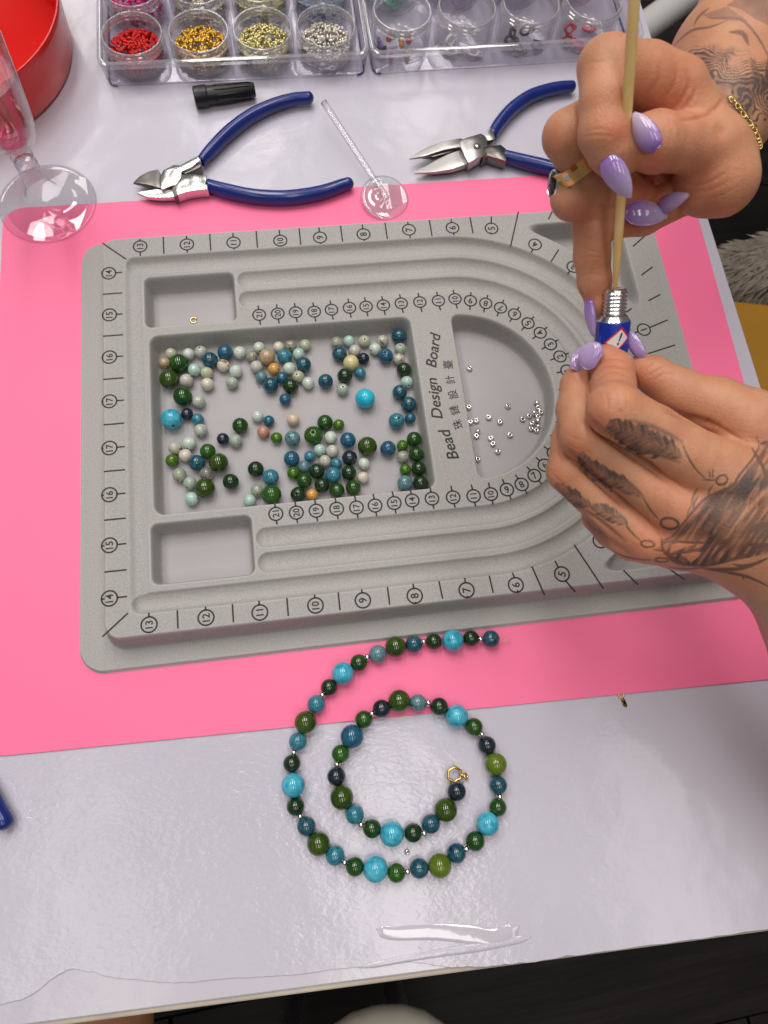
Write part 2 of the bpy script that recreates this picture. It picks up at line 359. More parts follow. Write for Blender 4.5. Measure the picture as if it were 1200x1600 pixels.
def board_mesh():
    st = .05; xs = np.arange(-2.0, 32.05, st); ys = np.arange(-12.35, 12.3, st)
    X, Y = np.meshgrid(xs, ys); H = board_h(X, Y)
    fl = (-1.93, 31.82, -12.14, 12.05); r = 1.25
    sd = sd_rect(X, Y, *fl, r)
    H = H - .30 * (1 - sst(np.clip(-sd / .12, 0, 1))) * (sd > -.12)
    e = 1e-3; gx = (sd_rect(X + e, Y, *fl, r) - sd) / e; gy = (sd_rect(X, Y + e, *fl, r) - sd) / e
    o = sd > 0
    X = np.where(o, X - gx * sd, X); Y = np.where(o, Y - gy * sd, Y); H = np.where(o, .09, H)
    V = np.column_stack([X.ravel(), Y.ravel(), np.maximum(H.ravel(), .09)]); nx, ny = len(xs), len(ys)
    i = (np.arange(ny - 1)[:, None] * nx + np.arange(nx - 1)[None]).ravel()
    keep = (sd.ravel()[i] < .12) | (sd.ravel()[i + nx + 1] < .12)
    i = i[keep]; return V, np.stack([i, i + 1, i + nx + 1, i + nx], 1)
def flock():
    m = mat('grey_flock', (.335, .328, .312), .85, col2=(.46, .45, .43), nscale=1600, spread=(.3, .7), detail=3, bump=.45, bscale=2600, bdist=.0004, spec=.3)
    nt = m.node_tree; b = nt.nodes['Principled BSDF']; src = b.inputs['Base Color'].links[0].from_socket       # flock colour paler along the convex ridges
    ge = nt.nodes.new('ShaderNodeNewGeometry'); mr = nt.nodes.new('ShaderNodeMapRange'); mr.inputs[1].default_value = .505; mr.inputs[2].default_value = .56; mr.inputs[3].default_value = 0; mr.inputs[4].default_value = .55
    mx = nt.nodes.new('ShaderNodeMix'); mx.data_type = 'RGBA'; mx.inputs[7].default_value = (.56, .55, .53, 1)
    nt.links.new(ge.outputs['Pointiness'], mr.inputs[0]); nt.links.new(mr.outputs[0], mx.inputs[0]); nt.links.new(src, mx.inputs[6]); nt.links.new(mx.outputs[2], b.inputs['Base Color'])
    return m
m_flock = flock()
bd = thing('bead_board', 'grey flocked bead design board with numbered channels lying on the pink mat', 'bead board', (14.2, 0, .09))
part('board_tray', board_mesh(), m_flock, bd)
m_tray = mat('pale_tray_floor', (.375, .358, .372), .6, col2=(.395, .378, .392), nscale=30, bump=.12, bscale=900, bdist=.0004)  # compartment floors set paler and more lavender than the flock round them
def floor_patch(P):
    V = np.column_stack([np.asarray(P), np.full(len(P), FLOOR + .012)]); part('compartment_floor', (V, [tuple(range(len(P)))]), m_tray, bd, smooth=False)
floor_patch(rrect(2.36, 15.64, -4.74, 4.59, .3)); floor_patch(rrect(2.15, 6.37, 5.73, 8.23, .2)); floor_patch(rrect(2.15, 6.39, -8.2, -5.77, .2))
floor_patch([(18.5, -4.42)] + [(UX + 4.5 * math.cos(t), 4.5 * math.sin(t)) for t in np.linspace(-1.45, 1.45, 40)] + [(18.5, 4.42)])
m_ink = mat('black_ink', (.018, .018, .02), .6)
# ---- printing
texts = {}
def need(s, shear=0.0, bold=.02):
    if (s, shear) not in texts:
        c = bpy.data.curves.new('print', 'FONT'); c.body = s; c.size = 1.0; c.align_x = 'CENTER'; c.align_y = 'CENTER'; c.offset = bold; c.shear = shear; c.resolution_u = 3
        o = bpy.data.objects.new('print', c); COL.objects.link(o); texts[(s, shear)] = o
NUM = [str(k) for k in range(1, 22)]
for s in NUM: need(s)
for s in ('Bead', 'Design', 'Board'): need(s, .22, .014)
for s in '珠鏈設計臺': need(s, 0, .007)
need('!', .12, .03)
bpy.context.view_layer.update(); dg = bpy.context.evaluated_depsgraph_get()
GLY = {}
for k, o in texts.items():
    me = o.evaluated_get(dg).to_mesh(); V = np.array([v.co[:] for v in me.vertices]); F = [tuple(p.vertices) for p in me.polygons]
    if len(V):
        lo, hi = V.min(0), V.max(0); V = V - (lo + hi) / 2; V[:, 2] = 0
    GLY[k] = (V, F, hi - lo); o.evaluated_get(dg).to_mesh_clear(); c = o.data; bpy.data.objects.remove(o); bpy.data.curves.remove(c)
ZP = TOP + .006
def glyph(s, ctr, up, h, shear=0.0, width=None):
    V, F, sz = GLY[(s, shear)]; up = np.asarray(up, float)[:2]; up = up / np.linalg.norm(up); ri = np.array([up[1], -up[0]])
    k = h / sz[1]; kx = width / sz[0] if width else k
    P = np.outer(V[:, 0] * kx, ri) + np.outer(V[:, 1] * k, up) + np.asarray(ctr, float)[:2]
    return np.column_stack([P, np.full(len(P), ZP)]), F
def ring(ctr, r, wd=.08, n=28):
    a = np.arange(n) * 2 * math.pi / n; c = np.asarray(ctr)[:2]
    V = np.concatenate([np.column_stack([c[0] + q * np.cos(a), c[1] + q * np.sin(a), np.full(n, ZP)]) for q in (r - wd / 2, r + wd / 2)])
    return V, [(i, n + i, n + (i + 1) % n, (i + 1) % n) for i in range(n)]
def stroke(p, q, wd=.08):
    p, q = np.asarray(p)[:2], np.asarray(q)[:2]; d = (q - p) / np.linalg.norm(q - p); n = np.array([-d[1], d[0]]) * wd / 2
    P = np.array([p - n, q - n, q + n, p + n]); return np.column_stack([P, np.full(4, ZP)]), [(0, 1, 2, 3)]
B = lambda x, y: at(x, y, TOP)[:2]
def mark(num, c, r, ticks, up, h=None, zoff=0.0):
    g = [ring(c, r)] + [stroke(*t) for t in ticks] + [glyph(num, c, up, h or r * (.98 if len(num) > 1 else 1.1))]
    V, F = join(*g); V[:, 2] += zoff
    part('number_mark', (V, F), m_ink, bd, smooth=False)
def line(p, q): part('scale_line', stroke(p, q), m_ink, bd, smooth=False)
LEFT = (-1, 0)
YO, YI = 10.93, 9.92
top_n = {13: 219, 12: 292, 11: 365, 10: 438, 9: 500, 8: 568, 7: 639, 6: 707, 5: 768}; top_y = {13: 385, 12: 382, 11: 379, 10: 376, 9: 371, 8: 366, 7: 359, 6: 356, 5: 357}
bot_n = {13: (233, 976), 12: (322, 965), 11: (406, 957), 10: (493, 946), 9: (567, 938), 8: (648, 931), 7: (729, 922), 6: (806, 914)}
tx = {}
for k in range(13, 4, -1):
    c = B(top_n[k], top_y[k]); tx[k] = c[0]
    lean = 0 if k > 5 else .12
    mark(str(k), c, .36, [((c[0] - lean, YI - .05), (c[0] - lean * .4, c[1] - .36)), ((c[0] + lean * .4, c[1] + .36), (c[0] + lean, YO + .05))], LEFT)
ks = list(range(13, 4, -1))
for a_, b2 in zip(ks, ks[1:]):
    xm = (tx[a_] + tx[b2]) / 2; line((xm, YI - .02), (xm, YO + .08))
bx = {}
for k, p in bot_n.items():
    c = B(*p); bx[k] = c[0]; lean = .06 if k < 7 else 0
    mark(str(k), c, .36, [((c[0] - lean, -YI + .12), (c[0], c[1] + .36)), ((c[0], c[1] - .36), (c[0] + lean, -YO + .25))], LEFT)
ks = sorted(bx, reverse=True)
for a_, b2 in zip(ks, ks[1:]):
    xm = (bx[a_] + bx[b2]) / 2; line((xm, -YI + .1), (xm + (.05 if b2 < 8 else 0), -YO + .25))
ly = []
for k, p in zip((14, 15, 16, 17, 17, 16, 15, 14), ((170, 427), (171, 492), (171, 558), (171, 627), (171, 700), (171, 773), (171, 852), (171, 935))):
    c = B(*p); ly.append(c[1]); mark(str(k), c, .36, [((-.28, c[1]), (c[0] - .36, c[1])), ((c[0] + .36, c[1]), (.74, c[1]))], LEFT)
for a_, b2 in zip(ly, ly[1:]): line((-.28, (a_ + b2) / 2), (.74, (a_ + b2) / 2))
for p, q in (((160, 380), (197, 405)), ((160, 995), (200, 958)), ((810, 331), (798, 384)), ((863, 330), (857, 343)), ((873, 390), (861, 409)), ((989, 385), (1007, 369)),
             ((1002, 430), (1020, 417)), ((1013, 470), (1032, 460)), ((978, 488), (987, 482)), ((1002, 556), (1055, 539)), ((831, 885), (851, 930)), ((897, 851), (943, 920)),
             ((974, 891), (997, 914)), ((1046, 889), (1070, 906)), ((1030, 590), (1066, 580)), ((1040, 650), (1080, 645)), ((1048, 740), (1095, 742)), ((1060, 830), (1100, 842))):
    line(B(*p), B(*q))
def inward(c): d = np.array([UX, 0]) - np.asarray(c)[:2]; return d / np.linalg.norm(d)
for k, p in ((4, (836, 382)), (3, (896, 417))):
    c = B(*p); i = inward(c); mark(str(k), c, .36, [(c + i * .36, c + i * .6)], i)
c = B(1006, 515); i = inward(c); mark('1', c, .36, [(c + i * .36, c + i * .72), (c - i * .36, B(1043, 500))], i)
c = B(938, 845); i = inward(c); mark('4', c, .36, [(c + i * .36, c + i * .62)], i)
c = B(878, 897); i = inward(c); mark('5', c, .36, [(c + i * .36, c + i * .72), (c - i * .36, B(899, 925))], (-.9, .35))
ZP = TOP - .10 + .006
BL = lambda x, y: at(x, y, TOP - .10)[:2]
inner_top = {21: (405, 492), 20: (434, 490), 19: (462, 488), 18: (491, 487), 17: (518, 484), 16: (546, 481), 15: (572, 479), 14: (599, 477), 13: (627, 474), 12: (656, 472), 11: (685, 470), 10: (711, 467)}
inner_bot = {21: (431, 803), 20: (463, 801), 19: (494, 798), 18: (526, 795), 17: (557, 793), 16: (586, 790), 15: (616, 786), 14: (644, 782), 13: (675, 779), 12: (708, 777), 11: (740, 775), 10: (767, 772)}
for k in inner_top:
    c = BL(*inner_top[k]); mark(str(k), c, .335, [((c[0], c[1] + .335), (c[0] - .02, c[1] + .58)), ((c[0], c[1] - .335), (c[0] + .03, c[1] - .62))], LEFT)
    c = BL(*inner_bot[k]); mark(str(k), c, .335, [((c[0], c[1] + .335), (c[0] - .02, c[1] + .62)), ((c[0], c[1] - .335), (c[0] + .02, c[1] - .55))], LEFT)
for k, p in ((9, (735, 470)), (8, (759, 474)), (7, (782, 481)), (6, (804, 491)), (5, (825, 505)), (4, (844, 520)), (3, (860, 538)), (2, (875, 557)), (1, (886, 579)),
             (9, (792, 765)), (8, (815, 757)), (7, (835, 743)), (6, (851, 727)), (5, (865, 708)), (4, (876, 688)), (3, (885, 665)), (2, (889, 637)), (1, (890, 608))):
    c = BL(*p); i = inward(c); mark(str(k), c, .335, [(c + i * .335, c + i * .6), (c - i * .335, c - i * .56)], i, zoff=.003 if k % 2 else 0)
for s, p, q, h in (('Bead', (718, 716), (701, 668), .60), ('Design', (692, 654), (682, 590), .60), ('Board', (682, 575), (689, 521), .60)):
    p, q = BL(*p), BL(*q); d = (q - p) / np.linalg.norm(q - p); up = np.array([-d[1], d[0]]); hh = h * (1.28 if s == 'Design' else 1.0)
    mid = (p + q) / 2 + up * (h / 2 - (.11 if s == 'Design' else 0)); g = glyph(s, mid, up, hh, .22, width=np.linalg.norm(q - p))
    part('lettering', g, m_ink, bd, smooth=False)
for s, p, r in zip('珠鏈設計臺', ((715, 663), (710, 641), (707.5, 616.5), (703, 593.5), (699.6, 569.8)), (14, 11, 8, 3, -4)):
    c = BL(*p); up = np.array([-math.cos(math.radians(r)), -math.sin(math.radians(r))])
    part('lettering', glyph(s, c, up, .52), m_ink, bd, smooth=False)
# ================================================================== loose beads in the tray
def bead_mat(name, c1, c2, ns=160, sp=(.35, .65), rough=.05, trans=0.0, sss=0.0, distort=.6, detail=5, spec=.5, third=None, tp=(.62, .72), tns=300):
    m = mat(name, c1, rough, col2=c2, nscale=ns, spread=sp, trans=trans, sss=sss, sssr=(1, 1, .8), ssss=.0025, detail=detail, distort=distort, rnd=True, spec=spec, ior=1.6)
    if third:                                                  # a second, sharper vein or speck colour
        nt = m.node_tree; b = nt.nodes['Principled BSDF']; src = b.inputs['Base Color'].links[0].from_socket
        nz = nt.nodes.new('ShaderNodeTexNoise'); nz.inputs['Scale'].default_value = tns; nz.inputs['Detail'].default_value = 3; nz.inputs['Distortion'].default_value = 1.2
        va = [n for n in nt.nodes if n.type == 'VECT_MATH'][0]; nt.links.new(va.outputs[0], nz.inputs['Vector'])
        mr = nt.nodes.new('ShaderNodeMapRange'); mr.inputs[1].default_value = tp[0]; mr.inputs[2].default_value = tp[1]; nt.links.new(nz.outputs[0], mr.inputs[0])
        mx = nt.nodes.new('ShaderNodeMix'); mx.data_type = 'RGBA'; mx.inputs[7].default_value = (*third, 1)
        nt.links.new(mr.outputs[0], mx.inputs[0]); nt.links.new(src, mx.inputs[6]); nt.links.new(mx.outputs[2], b.inputs['Base Color'])
    return m
BM = {
 'PG': ('pale mint', bead_mat('amazonite', (.46, .56, .49), (.60, .66, .58), 110, sss=.3)),
 'MI': ('mint green', bead_mat('mint_stone', (.34, .52, .46), (.46, .61, .54), 110, sss=.3)),
 'OL': ('pale olive', bead_mat('pale_olive_stone', (.38, .41, .29), (.50, .51, .38), 120, sss=.3)),
 'GG': ('grey green', bead_mat('grey_green_stone', (.30, .37, .31), (.43, .48, .41), 150, sss=.2)),
 'SP': ('speckled grey', bead_mat('speckled_stone', (.36, .40, .35), (.50, .52, .46), 150, third=(.08, .09, .07), tp=(.60, .70), tns=420)),
 'WG': ('cloudy grey', bead_mat('cloudy_stone', (.42, .42, .38), (.52, .51, .46), 130, sss=.2)),
 'CR': ('cream', bead_mat('cream_stone', (.56, .50, .40), (.66, .62, .53), 90, sss=.2)),
 'CB': ('brown veined cream', bead_mat('veined_cream_stone', (.58, .53, .42), (.66, .62, .52), 90, third=(.26, .17, .08), tp=(.60, .66), tns=110)),
 'TN': ('tan brown', bead_mat('tan_stone', (.30, .20, .10), (.46, .34, .20), 130, sp=(.3, .6))),
 'OR': ('amber orange', bead_mat('amber_stone', (.52, .26, .05), (.64, .36, .09), 130)),
 'YE': ('pale yellow', bead_mat('yellow_stone', (.56, .50, .22), (.64, .58, .31), 110)),
 'PK': ('dusty pink brown', bead_mat('pink_stone', (.42, .20, .14), (.52, .28, .20), 140)),
 'CP': ('pinkish cream', bead_mat('pink_cream_stone', (.58, .43, .32), (.66, .53, .42), 120)),
 'DG': ('dark green', bead_mat('dark_jade', (.012, .060, .008), (.034, .135, .012), 120, sp=(.4, .75), rough=.035, trans=.25)),
 'VG': ('very dark green', bead_mat('black_jade', (.008, .030, .010), (.018, .060, .012), 150, sp=(.4, .75), rough=.035, trans=.12)),
 'OG': ('dark olive green', bead_mat('olive_jade', (.032, .078, .006), (.078, .145, .010), 100, sp=(.4, .75), rough=.035, trans=.30)),
 'LG': ('light olive green', bead_mat('light_jade', (.12, .20, .012), (.20, .28, .025), 100, sp=(.4, .75), rough=.07, trans=.25)),
 'MG': ('mid green', bead_mat('mid_jade', (.025, .115, .008), (.05, .19, .015), 110, sp=(.4, .75), rough=.035, trans=.35)),
 'BG': ('bright leaf green', bead_mat('peridot_glass', (.08, .23, .008), (.15, .35, .015), 110, sp=(.4, .75), rough=.05, trans=.5)),
 'DT': ('dark teal blue', bead_mat('dark_apatite', (.008, .050, .082), (.028, .13, .18), 190, sp=(.35, .7), third=(.006, .016, .028), tp=(.58, .70), tns=160)),
 'TL': ('teal blue', bead_mat('teal_apatite', (.018, .14, .20), (.06, .26, .34), 200, sp=(.35, .7), third=(.012, .045, .07), tp=(.62, .75), tns=170)),
 'BL': ('deep blue', bead_mat('blue_apatite', (.010, .065, .125), (.022, .135, .22), 170, sp=(.3, .7), third=(.008, .025, .05), tp=(.62, .75), tns=170)),
 'GT': ('grey teal', bead_mat('grey_apatite', (.06, .16, .19), (.15, .28, .30), 190, sp=(.3, .7), third=(.02, .05, .06), tp=(.60, .72), tns=150)),
 'NV': ('blue black', bead_mat('navy_stone', (.007, .012, .020), (.018, .030, .045), 170, third=(.02, .06, .09), tp=(.66, .78), tns=120)),
 'TQ': ('turquoise', bead_mat('turquoise_stone', (.012, .28, .42), (.10, .52, .66), 150, sp=(.32, .66), detail=7)),
 'CY': ('vivid cyan', bead_mat('cyan_stone', (.01, .42, .60), (.03, .52, .68), 90)),
 'CL': ('clear smoky', bead_mat('smoky_quartz', (.62, .64, .56), (.40, .40, .34), 120, trans=.65, third=(.05, .05, .04), tp=(.62, .72), tns=160)),
 'TG': ('glassy pale green', bead_mat('prehnite', (.50, .56, .42), (.62, .66, .54), 110, trans=.45, third=(.28, .32, .22), tp=(.62, .78), tns=140)),
 'TB': ('cloudy brownish olive', bead_mat('rutile_stone', (.36, .35, .24), (.50, .49, .38), 120, trans=.3, third=(.12, .09, .03), tp=(.56, .64), tns=120)),
 'GB': ('brown patched grey', bead_mat('patchy_stone', (.40, .41, .33), (.52, .52, .44), 120, third=(.17, .11, .04), tp=(.57, .64), tns=130)),
}
m_hole = mat('drill_hole', (.02, .02, .018), .8)
def bead_data(hole=True):
    h = .13; n = 28; a0 = math.asin(h); K = 16; pr = [(h * .8, -.55)] + [(math.sin(t), -math.cos(t)) for t in np.linspace(a0, math.pi - a0, K)] + [(h * .8, .55)]
    V, F = lathe(pr, n); F = F + [tuple(range(n))[::-1], tuple(range((len(pr) - 1) * n, len(pr) * n))]
    me = mesh_data('bead', V, F); me.materials.append(None); me.materials.append(m_hole)
    for p in me.polygons:
        if max(math.hypot(*me.vertices[i].co[:2]) for i in p.vertices) < .00135: p.material_index = 1
    return me
BEAD = bead_data()
def coordsA(X, Y): return 230 + X / 5.217, 500 + Y / 5.217
def coordsB(X, Y): return 440 + X / 4.8, 500 + Y / 4.8
# (x, y, radius, kind[, hole facing up]) read off two enlargements of the tray
A_ = [(195,275,47,'OL'),(340,278,49,'PG'),(437,262,51,'WG',1),(134,352,46,'TN'),(260,358,78,'DG'),(180,482,79,'OG'),(385,408,53,'MI'),(320,494,56,'WG'),(511,330,64,'DT'),(637,266,63,'BL'),(752,267,53,'PG'),
 (620,371,52,'CB'),(486,432,51,'OL'),(723,419,53,'PG'),(691,513,50,'GG'),(490,523,53,'CR'),(292,626,77,'DG'),(418,666,54,'SP'),(198,808,84,'TQ'),(325,768,50,'NV'),(412,812,50,'TL'),(436,899,55,'SP'),
 (342,1008,56,'PG'),(237,1050,55,'GB'),(318,1105,54,'CR'),(203,1146,53,'BG'),(492,1074,64,'MG'),(403,1163,66,'DT'),(578,1168,79,'OG'),(266,1265,58,'TG'),(476,1247,55,'CL'),(346,1327,54,'GG'),(469,1365,81,'OG'),
 (366,1455,56,'MI'),(682,1319,66,'VG'),(617,970,50,'NV'),(758,862,65,'DG'),(721,985,55,'GG'),(900,788,48,'PG'),(992,823,46,'BL'),(948,914,51,'PK'),(1055,962,48,'BG'),(885,1216,66,'VG'),(1008,1281,67,'TL'),
 (893,1391,52,'TG'),(837,1467,52,'MI'),(1015,1424,81,'MG'),(913,226,48,'PG'),(853,299,46,'TB'),(893,381,52,'WG'),(975,305,66,'TN'),(1070,222,46,'CR'),(1120,298,61,'TL'),(1034,400,50,'OR'),(932,465,48,'GT'),
 (1098,472,49,'BL'),(1006,531,63,'DT'),(1125,648,49,'BL')]
B_ = [(68,195,45,'TB'),(176,190,44,'OL'),(129,257,46,'MI'),(164,337,57,'DT'),(58,365,48,'PG'),(126,422,46,'OL',1),(198,474,47,'PG'),(413,172,46,'TG'),(505,160,44,'MI'),(620,160,45,'OL',1),(759,157,44,'GB'),(895,120,55,'DT'),
 (434,256,56,'DT'),(548,231,46,'WG'),(615,290,44,'NV'),(521,325,60,'YE'),(704,221,46,'PG'),(782,270,56,'BL',1),(889,222,44,'GG',1),(880,293,45,'GB'),(475,418,57,'VG'),(590,398,43,'TL'),(330,460,56,'DT'),(457,522,46,'GG',1),
 (937,366,55,'VG'),(942,466,46,'MI'),(886,543,56,'DT'),(955,633,58,'DT'),(862,757,60,'TL',1),(964,736,43,'BL'),(627,590,74,'CY'),(86,748,47,'CP'),(326,770,60,'DG'),(429,787,43,'BG'),(239,866,71,'MG',1),(82,888,59,'GT'),
 (368,880,48,'PG'),(498,900,59,'BL'),(643,948,73,'OG'),(798,964,59,'BL'),(286,975,46,'MI'),(381,984,49,'WG'),(75,1041,60,'BL'),(211,1023,43,'TL'),(325,1058,46,'WG'),(171,1100,47,'GT'),(411,1080,43,'TL'),(510,1035,58,'NV'),
 (89,1149,48,'BG'),(263,1133,59,'VG'),(387,1160,60,'TL'),(505,1147,57,'VG'),(617,1078,45,'PG'),(611,1182,45,'CR'),(168,1206,58,'DG'),(303,1240,57,'VG'),(229,1310,45,'OR'),(124,1308,58,'VG',1),(415,1277,57,'DG'),(538,1257,58,'DG'),
 (1014,897,57,'DG'),(918,938,44,'BG'),(920,1024,46,'TG'),(1026,1006,57,'DG'),(943,1122,44,'BG'),(1046,1114,56,'VG'),(944,1222,59,'GT'),(1068,1218,58,'VG'),(68,497,58,'VG')]
recs = []
for src, cf, k in ((A_, coordsA, 5.217), (B_, coordsB, 4.8)):
    for t in src:
        px_, py_ = cf(t[0], t[1]); rp = t[2] / k
        P = at(px_, py_, FLOOR + .35); dpt = topx(P)[2]; r = rp * dpt / FPX
        r = min(max(r, .28), .56)
        P = at(px_, py_, FLOOR + r); recs.append([P, r, t[3], len(t) > 4])
for it in range(14):                                           # let touching beads settle side by side
    for i in range(len(recs)):
        for j in range(i):
            a_, b2 = recs[i], recs[j]; d = a_[0] - b2[0]; L_ = np.linalg.norm(d); g = a_[1] + b2[1] - L_
            if g > 0:
                d[2] = 0; d /= np.linalg.norm(d) + 1e-9; a_[0] += d * g * .5; b2[0] -= d * g * .5
        q = recs[i]; q[0][0] = min(max(q[0][0], 2.3 + q[1]), 15.72 - q[1]); q[0][1] = min(max(q[0][1], -4.85 + q[1]), 4.7 - q[1])
def put_bead(nm, P, r, kind, hole, parent=None):
    if hole: rot = (random.uniform(-.35, .1), random.uniform(-.25, .25), random.uniform(0, 6))
    else: rot = (math.pi / 2 + random.uniform(-.5, .5), random.uniform(-.4, .4), random.uniform(0, 6.28))
    return inst(nm, BEAD, P, parent, rot=rot, scale=r, m=BM[kind][1])
# labels: size and colour, where it lies against the numbers of the inner scale, what it touches
WORDS = {21: 'twenty-one', 20: 'twenty', 19: 'nineteen', 18: 'eighteen', 17: 'seventeen', 16: 'sixteen', 15: 'fifteen', 14: 'fourteen', 13: 'thirteen'}
NX = {k: at(*inner_top[k], TOP)[0] for k in WORDS}
def size_word(r): return 'tiny' if r < .2 else 'small' if r < .35 else 'medium' if r < .45 else 'big'
def base_phrase(q): return size_word(q[1]) + ' ' + BM[q[2]][0] + ' bead'
from collections import Counter
cnt = Counter(base_phrase(q) for q in recs)
def near_wall(q):
    if q[0][1] > 3.55: return 'along the tray wall under the upper numbers'
    if q[0][1] < -3.75: return 'along the tray wall above the lower numbers'
    if q[0][0] > 14.7: return 'along the tray wall by the lettering'
    if q[0][0] < 3.3: return 'along the tray wall facing the fourteen-to-seventeen scale'
def column(q):
    if q[0][0] < NX[21] - .75: return 'short of number twenty-one'
    return 'in line with number ' + WORDS[min(NX, key=lambda k: abs(NX[k] - q[0][0]))]
def touching(q):
    out = []
    for o in recs:
        if o is not q:
            d = np.linalg.norm(o[0] - q[0]) - o[1] - q[1]
            if d < .14: out.append((0 if cnt[base_phrase(o)] == 1 else 1, d, o))
    return [o for _, _, o in sorted(out, key=lambda t: t[:2])]
def rows(q): return 'upper' if q[0][1] > 1.7 else 'lower' if q[0][1] < -1.7 else 'middle'
labels = [None] * len(recs); used = {}
def art(s): return ('an ' if s[0] in 'aeiou' else 'a ') + s
def cands(q):
    b = base_phrase(q)
    if q[3]: b = b.replace(' bead', ' bead with its hole up')
    lead = b
    T = touching(q)
    short = lambda o: BM[o[2]][0].split(' with ')[0]
    if not T: yield lead + ' lying alone ' + column(q)
    for o in T: yield lead + ' touching ' + art(size_word(o[1]) + ' ' + short(o) + ' bead')
    w_ = near_wall(q)
    if w_: yield lead + ' ' + w_
    for i in range(len(T)):
        for j in range(i): yield lead + ' between ' + art(short(T[j])) + ' and ' + art(short(T[i])) + ' bead'
    for o in T: yield lead + ' touching ' + art(short(o)) + ' bead ' + column(q)
    yield lead + ' ' + column(q)
    yield lead + ' ' + column(q) + ', ' + rows(q) + ' third of the tray'
    yield lead + ' ' + column(q) + ', ' + rows(q) + ' third of the tray, on its own'
allc = [list(cands(q)) for q in recs]
tally = Counter(c for cs in allc for c in set(cs))
for i, q in enumerate(recs):
    b = base_phrase(q)
    if cnt[b] == 1: labels[i] = (b + ' in the tray, the only one of its colour'); continue
    for c in allc[i]:
        if tally[c] == 1 and len(c.split()) <= 16: labels[i] = c; break
    else:
        same = sorted([k for k, o in enumerate(recs) if allc[k][-2] == allc[i][-2]], key=lambda k: -recs[k][0][1]); n_ = same.index(i)
        labels[i] = allc[i][-2].replace(', ', (', higher one, ' if n_ == 0 else ', lower one, '))
assert len(set(labels)) == len(labels), [l for l, c in Counter(labels).items() if c > 1]
for (P, r, kind, hole), lab in zip(recs, labels):
    tag(put_bead('bead', P, r, kind, hole), lab, 'bead', 'loose stone beads in the big tray compartment')
# ------------------------------------------------------------------ silver spacers in the half-round compartment
m_silver = mat('silver', (.86, .84, .80), .14, metal=1.0)
def spacer_data():
    pr = [(.34, -.5), (.55, -.62), (.8, -.55), (.96, -.3), (1, 0), (.96, .3), (.8, .55), (.55, .62), (.34, .5)]
    V, F = lathe(pr, 20, closed=True); return mesh_data('spacer', V, F)
SPC = spacer_data()
sil = [(291,236),(283,640),(300,797),(361,783),(374,896),(363,942),(490,749),(608,795),(690,630),(712,930),(511,965),(534,1022),(585,1102),(377,1181),(845,765),(912,732),(960,705),(988,603),(1006,645),(1033,690),(1004,741),(997,790),(941,810),(1000,845),(929,865),(985,882)]
sl = {0: 'tiny silver spacer bead alone high in the half-round compartment', 1: 'tiny silver spacer bead by the lettering side, second down', 2: 'tiny silver spacer bead by the straight wall in a pair',
      3: 'tiny silver spacer bead in a pair, away from the straight wall', 4: 'tiny silver spacer bead standing on edge behind another', 5: 'tiny silver spacer bead in front of one on edge', 6: 'tiny silver spacer bead alone, just above the middle pair',
      7: 'tiny silver spacer bead alone in the middle of the half-round compartment', 8: 'tiny silver spacer bead alone, high between lettering and heap', 9: 'tiny silver spacer bead alone below the heap', 10: 'tiny silver spacer bead heading the chain of three',
      11: 'tiny silver spacer bead in the middle of the chain of three', 12: 'tiny silver spacer bead ending the chain of three', 13: 'tiny silver spacer bead alone, lowest in the half-round compartment', 14: 'tiny silver spacer bead just outside the heap'}
for k, (X, Y) in enumerate(sil):
    r = .155; px_, py_ = 690 + X / 6.667, 540 + Y / 6.667; P = at(px_, py_, FLOOR + .1); edge = k in (4, 16, 17, 21, 23)
    P[2] = FLOOR + (r if edge else r * .62)
    o = inst('spacer_bead', SPC, P, rot=(1.35 if edge else random.uniform(-.25, .1), random.uniform(-.2, .2), random.uniform(0, 6)), scale=r, m=m_silver)
    tag(o, sl.get(k, 'tiny silver spacer bead in the tight heap by the curved wall'), 'spacer bead', 'silver spacers heaped by the curved wall' if k > 14 else 'loose silver spacers in the half-round compartment')
# ------------------------------------------------------------------ the strung necklace
NK = [('b',1068,87,41,'DT'),('s',1018,88),('b',972,84,39,'VG'),('b',885,95,52,'TQ'),('b',793,99,39,'VG'),('s',744,100),('b',698,112,41,'DT'),('b',610,124,50,'OG'),('b',524,160,43,'GT'),('s',473,175),('b',433,202,41,'DG'),
 ('b',356,253,53,'TQ'),('b',290,320,40,'VG'),('s',257,357),('b',228,401,43,'TL'),('b',177,488,53,'OG'),('b',140,580,43,'TL'),('s',121,633),('b',111,686,42,'VG'),('b',118,791,57,'TQ'),('b',129,893,43,'VG'),('s',151,940),
 ('b',181,988,45,'DT'),('b',239,1072,55,'OG'),('b',319,1128,46,'TL'),('s',364,1161),('b',414,1182,44,'DG'),('b',513,1194,60,'TQ'),('b',613,1212,44,'MG'),('s',667,1206),('b',723,1190,46,'DT'),('b',822,1177,56,'LG'),('b',902,1117,46,'DT'),
 ('s',950,1097),('b',992,1059,46,'DG'),('b',1052,976,55,'TQ'),('b',1101,897,42,'DG'),('s',1110,846),('b',1103,790,43,'DT'),('b',1091,689,53,'LG'),('b',1049,598,43,'NV'),('s',1024,544),('b',987,510,42,'DG'),('b',905,458,54,'TQ'),
 ('b',819,412,43,'VG'),('s',767,394),('b',717,394,41,'GT'),('b',627,385,53,'OG'),('b',542,422,43,'NV'),('s',496,446),('b',457,474,42,'DG'),('b',400,556,56,'BL'),('b',345,639,43,'MG'),('s',327,690),('b',325,748,44,'NV'),
 ('b',351,850,56,'OG'),('b',413,931,45,'TL'),('s',443,980),('b',496,999,44,'DG'),('b',592,1025,58,'TQ'),('b',694,1019,44,'VG'),('s',747,1022),('b',779,976,45,'DT'),('b',851,909,55,'OG'),('b',903,820,45,'NV')]
